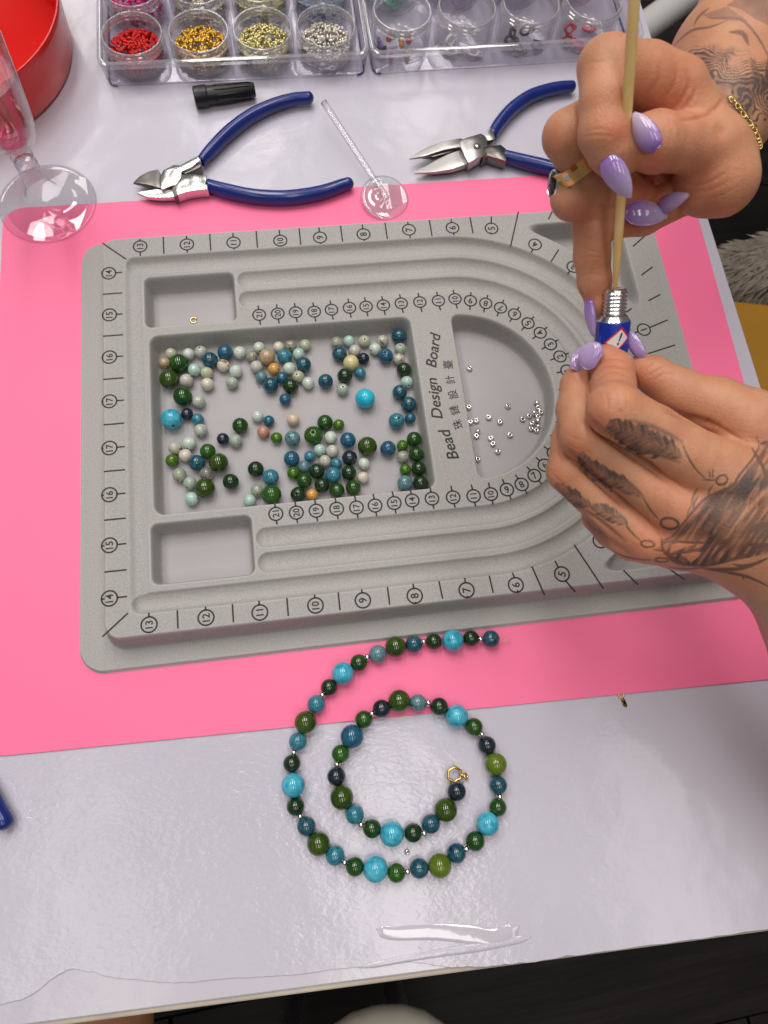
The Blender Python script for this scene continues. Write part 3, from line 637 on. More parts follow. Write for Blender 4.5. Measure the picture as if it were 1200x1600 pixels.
nk = thing('necklace', 'spiral string of green, teal and turquoise beads ending in a gold clasp', 'necklace', (12.5, -19.5, 0))
pts = []
for t in NK:
    px_, py_ = 420 + t[1] / 3.0769, 970 + t[2] / 3.0769
    on = at(px_, py_, .4)[1] > (-15.25 - .0259 * (at(px_, py_, .4)[0] + 6.4)); base = MZ if on else 0
    if t[0] == 'b':
        rp = t[3] / 3.0769; P = at(px_, py_, .4); r = rp * topx(P)[2] / FPX; r = min(r, .57); P = at(px_, py_, base + r); pts.append([P, r, t[4]])
    else: pts.append([at(px_, py_, base + .42), .15, None])
for k, (P, r, kind) in enumerate(pts):
    d = pts[min(k + 1, len(pts) - 1)][0] - pts[max(k - 1, 0)][0]; e = Vector(d.tolist()).to_track_quat('Z', 'Y').to_euler()
    if kind: inst('bead', BEAD, P, nk, rot=e, scale=r, m=BM[kind][1])
    else: inst('spacer_bead', SPC, P, nk, rot=e, scale=r, m=m_silver)
m_thread = mat('gold_thread', (.62, .50, .22), .3); m_gold = mat('gold', (.90, .62, .22), .28, metal=1.0)
m_nylon = mat('nylon', (.75, .74, .72), .15, trans=.6)
part('cord', tube(spline([p[0] for p in pts], 3), .028, 6), m_thread, nk)
e0 = pts[0][0]; part('cord_end', tube(spline([e0, at(775, 999, .5), at(786, 1000, .42), at(798, 1000, .34)], 5), .022, 6), m_thread, nk)
cr_ = at(710, 1210, .3); R_ = frame((.1, -.25, 1))
part('clasp_ring', xf(torus(.34, .075, 6, 10), R_, cr_), m_gold, nk, sharp=40)
part('clasp_loop', xf(torus(.13, .045, 16, 8), frame((.7, .1, .6)), at(728, 1213, .22)), m_gold, nk)
part('clasp_link', join(xf(sphere(.10, 12, 8), None, at(722, 1211, .28)), tube([at(714, 1222, .32), at(713, 1232, .40)], .05, 8), tube([at(724, 1222, .15), at(722, 1225, .2), at(716, 1232, .35)], .035, 8)), m_gold, nk)
# small loose findings
jr = part('jump_ring', xf(torus(.16, .042, 22, 8, arc=5.7), frame((.1, -.1, 1)) @ rotz(.3), at(302.5, 500.5, FLOOR + .05)), m_gold, origin=at(302.5, 500.5, FLOOR)); tag(jr, 'open gold jump ring alone in the upper corner compartment', 'jump ring')
ct = thing('clasp_tag', 'tiny gold clasp tag with a ring end lying beside the pink mat', 'jewellery finding', at(972, 1092, 0))
part('tag_ring', xf(torus(.13, .038, 20, 8), None, at(970.5, 1086, .05)), m_gold, ct)
part('tag_tail', xf(prism([(-.05, 0), (-.09, -.12), (-.06, -.2), (-.1, -.3), (-.03, -.40), (.04, -.40), (.09, -.3), (.06, -.2), (.09, -.12), (.05, 0)][::-1], 0, .07, .015), rotz(.22), at(972, 1091.5, .0)), m_gold, ct)
sb = inst('spacer_bead', SPC, at(636, 1331, .1), rot=(.3, .1, 0), scale=.12, m=m_silver); tag(sb, 'tiny silver spacer bead lying inside the necklace spiral on the lavender cover', 'spacer bead')
nt_ = part('thread_scrap', tube(spline([at(398, 588, FLOOR + .03), at(401, 597, FLOOR + .12), at(406, 606, FLOOR + .03)], 5), .03, 6), m_nylon); tag(nt_, 'short clear thread scrap lying by a teal bead in the tray', 'thread')
# ================================================================== tools and containers behind the board
m_clear = clear_plastic('clear_plastic', refl=1.2, milk=.03)
m_case = clear_plastic('case_plastic', tint=(.985, .983, .99), edge=(.84, .83, .89), refl=1.2)
m_rim = clear_plastic('case_rim_plastic', tint=(.955, .95, .965), edge=(.80, .79, .86), refl=2.0, milk=.16)
m_glass = clear_plastic('flute_plastic', tint=(.985, .983, .985), edge=(.84, .82, .84), refl=1.7)
# ---- red tub
m_red = mat('red_plastic', (.60, .008, .006), .22, col2=(.66, .012, .009), nscale=8, sss=.15, sssr=(1, .1, .1), ssss=.006)
BK = (-10.05, 26.8); BR, BH = 7.84, 3.4
tub = part('red_tub', xf(lathe([(0.01, .25), (BR - .75, .25), (BR - .45, .5), (BR - .16, BH - .1), (BR - .08, BH), (BR, BH), (BR + .04, BH - .1), (BR - .05, BH - .5), (BR - .28, .25), (BR - .42, .03), (BR - .8, 0), (.01, 0)], 96), None, (*BK, 0)), m_red, sharp=50)
tag(tub, 'big round glossy red plastic tub standing beside the clear flute', 'tub')
# ---- plastic champagne flute
fl = thing('champagne_flute', 'clear plastic champagne flute standing with its foot on the pink mat corner', 'champagne flute', (-3.84, 15.18, .05))
fo = np.array([-3.84, 15.18, .06])
def shell(out, th, n=64): inn = [(max(r - th, .004), z) for r, z in out]; return lathe(out + inn[::-1], n, closed=False)
part('foot', xf(lathe([(.01, .12), (1.0, .10), (2.4, .02), (2.66, .0), (2.75, .05), (2.74, .12), (2.66, .15), (2.3, .20), (1.6, .36), (1.1, .62), (.80, 1.1), (.66, 1.8), (.60, 2.6), (.58, 3.2), (.01, 3.2)], 72), None, fo), m_glass, fl)
part('stem', xf(lathe([(.01, 3.0), (.50, 3.0), (.60, 3.03), (.61, 3.12), (.57, 3.16), (.55, 3.5), (.60, 3.54), (.60, 3.62), (.54, 3.66), (.54, 4.2), (.60, 4.34), (.01, 4.36)], 48), None, fo), m_glass, fl)
part('bowl', xf(lathe([(.01, 4.3), (.55, 4.33), (.92, 4.5), (1.22, 4.85), (1.40, 5.4), (1.55, 6.5), (1.75, 8.5), (2.0, 11.5), (2.25, 15.5), (2.27, 15.6), (2.17, 15.6), (1.9, 11.5), (1.66, 8.5), (1.46, 6.5), (1.30, 5.4), (1.10, 4.95), (.8, 4.65), (.45, 4.55), (.01, 4.55)], 72), None, fo), m_glass, fl)
m_drink = clear_plastic('pink_drink', tint=(1.0, .70, .76), edge=(.95, .50, .60), refl=.8)
dk = part('pink_drink', xf(lathe([(.01, 4.62), (.7, 4.68), (1.05, 5.0), (1.25, 5.45), (1.41, 6.5), (1.6, 8.3), (.01, 8.32)], 56), None, fo), m_drink, sharp=50); tag(dk, 'pale pink drink left inside the clear champagne flute', 'drink')
# ---- clear stick with a round foot, tipped over
st_ = thing('plastic_stick', 'clear plastic stick with a round flat foot lying between the two pliers', 'plastic stick', (15.7, 13.9, .09))
Rd = frame((.10, -.16, 1.0))
part('foot_disc', xf(lathe([(.01, 0), (1.36, 0), (1.45, .05), (1.44, .10), (1.2, .12), (.4, .2), (.22, .42), (.01, .45)], 56), Rd, (15.75, 13.95, .25)), m_rim, st_)
p0_, p1_ = np.array([15.85, 13.75, .45]), at(506, 160, 1.5)
part('rod', tube(spline([p0_, p0_ * .66 + p1_ * .34, p0_ * .33 + p1_ * .67, p1_], 4), .20, 14), m_glass, st_)
# ---- marker cap
cp0, cp1 = at(303, 152, .62), at(398, 140, .55); ax = cp1 - cp0; Lc = np.linalg.norm(ax); Rc = frame(ax)
m_black = mat('black_plastic', (.012, .012, .013), .33, bump=.1, bscale=200)
mc = thing('marker_cap', 'black ribbed marker cap lying against the clear bead case', 'marker cap', [cp0[0], cp0[1], 0])
part('collar', xf(lathe([(.01, 0), (.52, 0), (.60, .06), (.62, .75), (.57, .85), (.01, .85)], 32), Rc, cp0), m_black, mc, sharp=40)
part('cap_body', xf(lathe([(.01, .8), (.54, .8), (.54, 1.1), (.50, 2.0), (.44, Lc - .1), (.38, Lc), (.01, Lc)], 32), Rc, cp0), m_black, mc, sharp=40)
for k in range(10):
    a_ = k * math.pi / 5; d = np.array([math.cos(a_), math.sin(a_), 0]); r0 = lambda z: .545 - .1 * (z - .8) / (Lc - .8)
    part('rib', xf(tube([d * (r0(z) + .005) + [0, 0, z] for z in (1.25, 1.6, 2.2, Lc - .25)], [.02, .055, .05, .02], 6), Rc, cp0), m_black, mc)
# ---- pliers
m_grip = mat('blue_vinyl_grip', (.006, .018, .16), .26, col2=(.008, .024, .19), nscale=40, coat=.3)
m_steel = mat('polished_steel', (.66, .65, .63), .20, metal=1.0, bump=.06, bscale=500)
m_steel2 = mat('dark_steel', (.16, .145, .135), .28, metal=1.0)
def crop(ox, oy, k): return lambda P, z: np.array([at(ox + x / k, oy + y / k, z) for x, y in P])
def plate(P, z0, z1, bev=.05):
    P = np.asarray(P)[:, :2]
    if np.sum(P[:, 0] * np.roll(P[:, 1], -1) - np.roll(P[:, 0], -1) * P[:, 1]) < 0: P = P[::-1]
    return prism(P, z0, z1, bev)
def grip(C, path, widths, z=.52, pad=.6):
    P = spline(C(path, z), 6); n = len(P); r = np.interp(np.linspace(0, 1, n), np.linspace(0, 1, len(widths)), widths)
    ta = np.linspace(0, 1, n); P = np.concatenate([P, [P[-1] + (P[-1] - P[-2]) / np.linalg.norm(P[-1] - P[-2]) * r[-1] * q for q in (.35, .6)]]); r = np.concatenate([r, [r[-1] * .72, r[-1] * .25]])
    P = np.concatenate([[P[0]], P]); r = np.concatenate([[r[0] * .86], r]); P[1:2] += (P[2] - P[1]) * .1
    return tube(P, r, 20, flat=(1, 1.08))
def taper(VF, tip, L_, zc, k=.3):
    V, F = VF; V = np.array(V); q = np.clip(np.hypot(*(V[:, :2] - np.asarray(tip)[:2]).T) / L_, 0, 1); V[:, 2] = zc + (V[:, 2] - zc) * (k + (1 - k) * q); return V, F
C1 = crop(200, 130, 3.3333)
pl = thing('side_cutter_pliers', 'side cutting pliers with short pointed jaws and splayed dark blue handles', 'pliers', C1([(220, 520)], 0)[0])
part('jaw', taper(plate(C1([(28, 520), (60, 488), (110, 464), (160, 455), (172, 480), (170, 520), (172, 556), (120, 540)], .55), .25, .80, .09), C1([(28, 520)], .5)[0], 3.6, .5), m_steel2, pl, sharp=35)
part('jaw', taper(plate(C1([(46, 574), (110, 562), (176, 552), (236, 532), (246, 602), (180, 607), (110, 600)], .45), .15, .78, .09), C1([(46, 574)], .5)[0], 5, .42), m_steel, pl, sharp=35)
part('pivot_plate', plate(C1([(168, 492), (185, 458), (240, 430), (272, 432), (312, 410), (365, 384), (378, 402), (335, 440), (280, 466), (278, 500), (252, 532), (178, 560), (166, 540)], .8), .42, .90, .06), m_steel, pl, sharp=35)
part('shank', plate(C1([(282, 470), (335, 440), (376, 402), (386, 448), (340, 470), (300, 488)], .5), .12, .72, .05), m_steel2, pl, sharp=35)
part('shank', plate(C1([(258, 528), (280, 490), (340, 486), (412, 494), (420, 568), (370, 572), (316, 580), (250, 600), (244, 540)], .6), .18, .84, .08), m_steel, pl, sharp=35)
part('joint_slot', plate(C1([(226, 542), (250, 534), (258, 580), (238, 590)], .9), .3, .86, .02), m_steel2, pl, sharp=35)
part('grip', grip(C1, [(378, 410), (430, 352), (520, 262), (630, 178), (750, 118), (860, 85), (950, 75)], [.29, .37, .41, .40, .38, .36, .34]), m_grip, pl)
part('grip', grip(C1, [(412, 532), (500, 558), (640, 588), (780, 598), (900, 590), (1020, 566), (1130, 528), (1158, 522)], [.37, .41, .42, .42, .42, .40, .36, .33]), m_grip, pl)
C2 = crop(560, 0, 3.0)
pn = thing('needle_nose_pliers', 'needle nose pliers with long open jaws and dark blue handles behind the hand', 'pliers', C2([(560, 680)], 0)[0])
m_steel = mat('satin_steel', (.40, .385, .37), .30, metal=1.0, bump=.08, bscale=500)
part('jaw', taper(plate(C2([(240, 741), (290, 708), (340, 686), (400, 665), (478, 653), (494, 662), (488, 692), (400, 706), (310, 732)], .7), .35, .95, .06), C2([(240, 741)], .7)[0], 6.5, .6, .2), m_steel, pn, sharp=35)
part('jaw_teeth', plate(C2([(300, 740), (350, 728), (472, 694), (482, 706), (420, 726), (350, 746)], .4), .32, .58, .03), m_steel2, pn, sharp=35)
part('jaw', taper(plate(C2([(266, 806), (310, 778), (350, 756), (420, 724), (484, 704), (522, 730), (518, 772), (440, 797), (360, 806)], .55), .2, .82, .06), C2([(266, 806)], .5)[0], 6.5, .42, .2), m_steel, pn, sharp=35)
part('pivot_plate', plate(C2([(476, 690), (474, 668), (500, 650), (572, 628), (594, 640), (606, 660), (590, 700), (602, 724), (558, 748), (516, 770), (498, 740)], .9), .35, .98, .07), m_steel, pn, sharp=35)
part('rivet', xf(lathe([(.01, .12), (.15, .1), (.22, .03), (.22, -.1), (.01, -.1)], 20), None, C2([(556, 686)], .98)[0]), m_steel, pn)
part('shank', plate(C2([(584, 640), (612, 606), (630, 612), (640, 660), (612, 668), (596, 664)], .7), .25, .85, .05), m_steel, pn, sharp=35)
part('shank', plate(C2([(590, 712), (604, 700), (664, 692), (688, 712), (690, 770), (640, 756), (606, 746), (578, 760)], .6), .2, .86, .06), m_steel2, pn, sharp=35)
part('grip', grip(C2, [(622, 640), (660, 580), (720, 512), (800, 455), (880, 425), (950, 410), (1005, 405)], [.33, .39, .41, .40, .38, .36, .33]), m_grip, pn)
part('grip', grip(C2, [(676, 730), (760, 754), (850, 776), (930, 795), (1040, 810), (1150, 812), (1240, 800)], [.36, .41, .43, .43, .42, .40, .35]), m_grip, pn)
gp = part('plier_handle', tube(spline([at(-110, 1085, .5), at(-60, 1170, .5), at(-22, 1232, .5), at(-3, 1268, .5), at(6, 1284, .5), at(11, 1295, .5)], 5), np.interp(np.linspace(0, 1, 26), [0, .8, .93, 1], [.40, .42, .34, .12]), 20), m_grip)
tag(gp, 'rounded end of a dark blue tool handle lying at the table side of the photo', 'tool handle')
# ---- the two clear organiser cases with screw jars
def case(name, label, x0, x1, y0, y1, h, rot, nx):
    o = thing(name, label, 'bead case', (x0, y0, 0)); R = rotz(rot); T = np.array([x0, y0, 0])
    w_, d_ = x1 - x0, y1 - y0; P = lambda VF: xf(VF, R, T)
    def wallbox(a, b, c, d, z0, z1, bev=.04): return P(prism(rrect(a, b, c, d, min(.12, (b - a) / 2.1, (d - c) / 2.1), 3), z0, z1, bev))
    part('case_floor', P(prism(rrect(.1, w_ - .1, .1, d_ - .1, .5), .04, .16, .03)), m_case, o, sharp=40)
    def loop(off, z): return [(x, y, z) for x, y in rrect(off, w_ - off, off, d_ - off, .6 - off * .4, 6)]
    def shellw(rows):
        V = np.concatenate([np.array(loop(a, z)) for a, z in rows]); n = len(loop(0, 0)); F = [(k * n + i, k * n + (i + 1) % n, (k + 1) * n + (i + 1) % n, (k + 1) * n + i) for k in range(len(rows) - 1) for i in range(n)]
        return P((V, F))
    part('case_wall', shellw([(.22, .0), (.10, .05), (.0, .5), (-.02, h), (.14, h), (.16, .5), (.25, .14)]), m_case, o, sharp=40)
    part('case_rim', shellw([(-.10, h), (-.10, h + .32), (-.02, h + .36), (.12, h + .36), (.16, h + .3), (.16, h), (-.10, h)]), m_rim, o, sharp=40)
    part('base_edge', P((tube([(x, y, .07) for x, y in rrect(.14, w_ - .14, .14, d_ - .14, .5, 6)] + [(.14 + .5, .14, .07)], .06, 8))), m_edgeblue, o)
    return o, R, T
m_edgeblue = clear_plastic('case_base_edge', tint=(.45, .45, .66), edge=(.25, .25, .50), refl=1.5)
case('bead_case', 'clear case holding jars of red, gold and silver seed beads', -.45, 15.85, 23.75, 32.3, 1.35, 0.0, 4)
case('bead_case', 'clear case holding jars of charms and coloured plastic clasps', 16.15, 33.9, 23.75, 32.9, 1.35, math.radians(1.3), 4)
def jar_meshes(H):
    r = 1.9; body = [(.01, .12), (1.45, .12), (1.62, .18), (1.70, .32), (1.72, .40), (1.72, H - .55)]
    out = [(1.88, H - .55), (1.90, H - .62), (1.90, .36), (1.82, .12), (1.6, .02), (.01, .0)]
    neck = [(1.72, H - .55), (1.70, H - .06), (1.73, H), (1.80, H), (1.83, H - .05), (1.82, H - .16), (1.88, H - .2), (1.88, H - .27), (1.82, H - .31), (1.82, H - .38), (1.88, H - .42), (1.88, H - .49), (1.83, H - .53), (1.88, H - .55)]
    a_ = mesh_data('jar_body', *lathe(body + out, 56)); b_2 = mesh_data('threaded_neck', *lathe(neck, 56)); t_ = mesh_data('jar_rim', *xf(torus(1.775, .055, 56, 8), None, (0, 0, H - .01)))
    for me in (a_, b_2): me.set_sharp_from_angle(angle=math.radians(50))
    return a_, b_2, t_
JM = {1.75: jar_meshes(1.75), 2.4: jar_meshes(2.4)}
m_neck = clear_plastic('jar_neck_plastic', tint=(.97, .965, .97), edge=(.84, .82, .85), refl=2.2, milk=.22)
def jar(x, y, H, label):
    o = thing('screw_jar', label, 'jar', (x, y, .17), 'open screw jars in the clear cases')
    for me, m, nm in zip(JM[H], (m_clear, m_neck, m_rim), ('jar_body', 'threaded_neck', 'jar_rim')): inst(nm, me, (x, y, .17), o, m=m)
def seeds(x, y, n, m, label, level=.85, heap=.28, r=.118):
    tv, tf = torus(.52, .46, 10, 7); tv = np.array(tv) * [1, 1, 1.15]; Vs, Fs = [], []; k = 0; tf = np.array(tf)
    def add(p):
        nonlocal k
        R = Euler((random.uniform(0, 3), random.uniform(0, 3), random.uniform(0, 6))).to_matrix(); Vs.append(tv * r @ np.array(R).T + p); Fs.append(tf + k * len(tv)); k += 1
    for i in range(n):                                         # the heaped top layers
        q = math.sqrt(random.random()) * 1.55; a_ = random.uniform(0, 6.283); add(np.array([x + q * math.cos(a_), y + q * math.sin(a_), .17 + level + heap * (1 - (q / 1.55) ** 2) - random.uniform(0, .16)]))
    for i in range(int(n * .9)):                               # what shows through the wall
        a_ = random.uniform(0, 6.283); q = random.uniform(1.38, 1.57); add(np.array([x + q * math.cos(a_), y + q * math.sin(a_), .17 + random.uniform(.26, level)]))
    for i in range(int(n * .25)):
        q = math.sqrt(random.random()) * 1.4; a_ = random.uniform(0, 6.283); add(np.array([x + q * math.cos(a_), y + q * math.sin(a_), .17 + level * .75]))
    o = part('seed_beads', (np.concatenate(Vs), np.concatenate(Fs)), m); tag(o, label, 'seed beads', kind='stuff')
def seed_mat(n, c, rough=.15, metal=0.0): return mat(n, c, rough, metal=metal, col2=tuple(q * .8 for q in c), nscale=300)
Y1 = 25.85
rowA = [(1.6, 'seed_red', (.68, .014, .014), 0, 'red'), (5.6, 'seed_gold', (.85, .52, .08), .75, 'gold'), (9.5, 'seed_pale_gold', (.85, .76, .36), .75, 'pale gold'), (13.45, 'seed_silver', (.86, .80, .70), .8, 'silver')]
for x, n_, c_, me_, w_ in rowA:
    jar(x, Y1, 1.75, 'open clear screw jar filled with %s seed beads' % w_); seeds(x, Y1, 250 if w_ != 'silver' else 190, seed_mat(n_, c_, .2 if me_ else .3, me_), w_ + ' seed beads heaped in a clear screw jar', level=.85 if w_ != 'silver' else .75)
for x, n_, c_, w_ in ((1.65, 'seed_magenta', (.62, .02, .22), 'magenta'), (5.65, 'seed_cream', (.66, .58, .44), 'cream'), (9.55, 'seed_yellow', (.62, .56, .16), 'lemon yellow'), (13.5, 'seed_sky', (.30, .45, .66), 'sky blue')):
    jar(x, Y1 + 3.98, 1.75, 'open clear screw jar filled with %s seed beads, second row' % w_); seeds(x, Y1 + 3.98, 170, seed_mat(n_, c_, .3), w_ + ' seed beads heaped in a second row jar', level=.95)
R2 = rotz(math.radians(1.3)); J2 = [np.array([16.15, 23.75, 0]) + R2 @ np.array([2.15 + 4.15 * k, 2.3, 0]) for k in range(4)]; J3 = [q + R2 @ np.array([0, 4.2, 0]) for q in J2]
for q, w_ in zip(J2, ('a few tiny coloured charms', 'white plastic clasps', 'black plastic clasps', 'red plastic clasps')): jar(q[0], q[1], 2.4, 'tall open clear jar holding ' + w_)
for q, w_ in zip(J3, ('green loops', 'pale lilac loops', 'deep lilac loops', 'hot pink loops')): jar(q[0], q[1], 2.4, 'tall open clear jar holding %s, second row' % w_)
def flatp(n, c, rough=.35): return mat(n, c, rough, sss=.1)
m_w, m_k, m_r = flatp('white_clasp', (.72, .71, .70)), flatp('black_clasp', (.012, .013, .014)), flatp('red_clasp', (.60, .02, .05))
def clasp_mesh(m):
    V, F = join(xf(torus(.24, .075, 18, 8), np.diag([1.25, .85, 1])), xf(torus(.10, .045, 12, 6), None, (.42, 0, 0)), tube([(-.25, .08, .02), (-.05, .21, .04), (.2, .14, .02)], [.05, .09, .05], 8)); me = mesh_data('lobster_clasp', np.asarray(V) * 1.25, F); me.materials.append(m); return me
def scatter_clasps(q, m, w_, spots):
    me = clasp_mesh(m)
    for dx, dy, dz, rz, tilt, lab in spots:
        tag(inst('lobster_clasp', me, q + [dx, dy, .17 + .2 + dz], rot=(tilt, .2, rz)), w_ + ' plastic lobster clasp ' + lab, 'clasp', w_ + ' clasps in a jar')
scatter_clasps(J2[1], m_w, 'white', ((-.85, -1.0, 0, .2, .2, 'lying flat by the front of its jar'), (.55, -1.15, 0, -.3, .3, 'with its loop against the front wall'), (-.9, -.5, .35, .7, 1.1, 'leaning on the jar wall'), (.1, -.8, .0, 1.9, .2, 'between two others on the jar floor')))
scatter_clasps(J2[2], m_k, 'black', ((-.55, -1.05, 0, -.4, .25, 'lying flat at the front of its jar'), (-1.0, -.55, .15, .3, .5, 'heaped at the side of its jar'), (-.8, -.1, .3, 1.0, .9, 'propped behind the others'), (.75, -.9, .0, .6, .4, 'apart from the heap in its jar'), (.0, -.2, .5, .3, 1.2, 'standing in the middle of its jar')))
scatter_clasps(J2[3], m_r, 'red', ((-.5, -1.1, 0, -.3, .2, 'lying flat by the front of its jar'), (-1.15, -.65, .0, .2, .3, 'lying behind the front one'), (-1.2, -.35, .55, .5, .9, 'leaning high on the jar wall'), (.35, .2, .1, .2, .2, 'alone at the jar centre')))
for (dx, dy, dz, c_, w_) in ((-.75, -.2, .5, (.60, .06, .12), 'rosy red'), (-.35, .15, .35, (.20, .45, .36), 'sea green'), (.0, -.15, .4, (.10, .36, .06), 'leaf green'), (.3, .1, .4, (.25, .42, .60), 'pale blue'), (.55, -.25, .3, (.45, .05, .06), 'dark red'), (.05, -.45, .25, (.65, .25, .05), 'orange'),
                             (-.7, -1.15, .0, (.62, .03, .20), 'hot pink'), (.35, -1.15, .0, (.68, .52, .05), 'yellow'), (-1.15, -.85, .1, (.05, .05, .06), 'black'), (-1.35, -.6, .3, (.33, .20, .48), 'violet')):
    V, F = join(xf(sphere(.22, 12, 8), np.diag([1, .8, 1.1])), xf(sphere(.14, 10, 6), None, (.08, .05, .26)), xf(torus(.09, .03, 10, 5), rotx(1.57), (.1, .05, .44)))
    tag(part('charm', xf((V, F), rotx(random.uniform(-.5, .5)) @ rotz(random.uniform(0, 6)), J2[0] + [dx, dy, .36 + dz]), flatp('charm_' + w_.replace(' ', '_'), c_, .2)), 'tiny ' + w_ + ' charm among others in a clear jar', 'charm', 'charms in the clear jar')
def loops(q, c_, w_):
    m = flatp('rubber_' + w_.replace(' ', '_'), c_); parts_ = []
    for i in range(26):
        a_ = random.uniform(0, 6.283); d = math.sqrt(random.random()) * 1.2
        parts_.append(xf(torus(random.uniform(.22, .34), .05, 16, 6), np.array(Euler((random.uniform(-.9, .9), random.uniform(-.9, .9), 0)).to_matrix()), q + [d * math.cos(a_), d * math.sin(a_), .17 + .3 + random.uniform(0, .7)]))
    tag(part('rubber_loops', join(*parts_), m), w_ + ' loops tangled in a second row jar', 'loops', kind='stuff')
for q, c_, w_ in zip(J3, ((.10, .42, .30), (.42, .28, .58), (.36, .20, .52), (.66, .04, .20)), ('green', 'pale lilac', 'deep lilac', 'hot pink')): loops(q, c_, w_)
# ================================================================== what shows beyond the table
m_yel = mat('mustard_seat', (.27, .125, .003), .55, col2=(.30, .14, .004), nscale=12, bump=.1, bscale=300)
ys = thing('yellow_chair', 'chair with a mustard yellow seat pushed against the table side', 'chair', (66, 3, FZ))
part('seat', xf(prism(rrect(-24, 24, -22, 22, 6), -31.5, -28, .8), rotz(-.2), (66.5, -1.6, 0)), m_yel, ys, sharp=40)
for lx, ly in ((47, -14), (85, -18), (50, 20), (85, 15)): part('leg', tube([(lx, ly, FZ), (lx, ly, -31.5)], 1.4, 12), m_metal_leg, ys)
# shaggy throw
m_fur = mat('fur', (.30, .25, .20), .7, col2=(.52, .45, .37), nscale=25)
ft = thing('fur_throw', 'shaggy grey beige fur throw lying beyond the yellow seat', 'throw', (68, 28, FZ))
bl = sphere(1, 20, 12); part('backing', xf(bl, np.diag([13, 5, 7.]), (68, 27.5, -34)), m_fur, ft)
Vs, Fs = [], []
for i in range(5200):
    d = rng.normal(size=3); d /= np.linalg.norm(d); d[2] = abs(d[2]); b_3 = np.array([68, 27.5, -34]) + d * [13, 5, 7]; dr = d * .5 + np.array([-.75, -.55, .1]) + rng.normal(0, .22, 3); dr /= np.linalg.norm(dr); L_ = random.uniform(2.0, 4.0)
    s_ = np.cross(dr, [0, 0, 1]); s_ = s_ / (np.linalg.norm(s_) + 1e-6) * .10; k = len(Vs) * 4; Vs.append(np.array([b_3 - s_, b_3 + s_, b_3 + dr * L_ * .6 + s_ * .6 - [0, 0, .2], b_3 + dr * L_ - [0, 0, .8]])); Fs.append((k, k + 1, k + 2, k + 3))
o = part('fur', (np.concatenate(Vs), Fs), m_fur, ft); o['kind'] = 'stuff'
# pale metal tube frame beyond the far corner
m_tube = mat('pale_metal_paint', (.50, .49, .475), .32, metal=.0)
mf = thing('metal_chair', 'chair of pale grey metal tube standing beyond the far table corner', 'chair', (62, 64, FZ))
part('frame_tube', tube(spline([(44, 56, FZ), (46, 56, -40), (47.5, 56, -30), (51, 58, -27.5), (63.5, 66.8, -27), (90, 85, -27), (93, 87, -30), (94, 88, FZ)], 8), 1.75, 20), m_tube, mf)
part('seat', xf(prism(rrect(-20, 20, -20, 20, 5), -31, -29.4, .5), rotz(.6), (92, 60, 0)), mat('dark_seat', (.02, .018, .018), .5), mf, sharp=40)
# cream seat at the near edge and the knee under the table
m_cream = mat('cream_plastic', (.60, .55, .47), .35)
cs = thing('cream_chair', 'cream moulded chair seat showing its rounded corner below the near table edge', 'chair', (9, -56, FZ))
part('seat', prism(rrect(3.6, 17.6, -78, -36.5, 6.6), -31, -28, 1.2), m_cream, cs, sharp=50)
for lx, ly in ((0, -72), (14, -72), (1, -46), (13, -46)): part('leg', tube([(lx, ly, FZ), (lx, ly, -31)], 1.3, 12), m_metal_leg, cs)
# ================================================================== the hands
from mathutils.bvhtree import BVHTree
def J(px_, py_, d, rp): return (dp(px_, py_, d), rp * d / FPX)
def surface_nets(D, o, h):
    """Zero surface of a sampled distance field as quads (naive surface nets)."""
    s = D < 0; nx, ny, nz = D.shape
    c = np.zeros((nx - 1, ny - 1, nz - 1), np.int8)
    for i in (0, 1):
        for j in (0, 1):
            for k in (0, 1): c += s[i:nx - 1 + i, j:ny - 1 + j, k:nz - 1 + k]
    I = np.argwhere((c > 0) & (c < 8)); idx = -np.ones(c.shape, np.int64); idx[tuple(I.T)] = np.arange(len(I))
    acc = np.zeros((len(I), 3)); n = np.zeros(len(I))
    cor = [(i, j, k) for i in (0, 1) for j in (0, 1) for k in (0, 1)]
    vals = {q: D[I[:, 0] + q[0], I[:, 1] + q[1], I[:, 2] + q[2]] for q in cor}
    for a_ in cor:
        for ax_ in range(3):
            if a_[ax_] == 0:
                b_ = list(a_); b_[ax_] = 1; b_ = tuple(b_); va, vb = vals[a_], vals[b_]; m = (va < 0) != (vb < 0)
                t = np.where(m, va / np.where(m, va - vb, 1), 0); p = np.tile(np.array(a_, float), (len(I), 1)); p[:, ax_] = t
                acc[m] += p[m]; n[m] += 1
    V = (I + acc / n[:, None]) * h + o; F = []
    for ax_ in range(3):
        e = np.argwhere(np.take(s, range(0, D.shape[ax_] - 1), ax_) != np.take(s, range(1, D.shape[ax_]), ax_))
        u, v = [(1, 2), (2, 0), (0, 1)][ax_]
        e = e[(e[:, u] > 0) & (e[:, v] > 0) & (e[:, u] < D.shape[u] - 1) & (e[:, v] < D.shape[v] - 1)]
        def cell(du, dv): q = e.copy(); q[:, u] -= du; q[:, v] -= dv; return idx[tuple(q.T)]
        q = np.stack([cell(1, 1), cell(0, 1), cell(0, 0), cell(1, 0)], 1); inside = s[tuple(e.T)]
        F.append(np.where(inside[:, None], q, q[:, ::-1]))
    F = np.concatenate(F); return V, F[(F >= 0).all(1)]
def smin(a, b, k):
    h = np.maximum(k - np.abs(a - b), 0) / k; return np.minimum(a, b) - h * h * k * .25
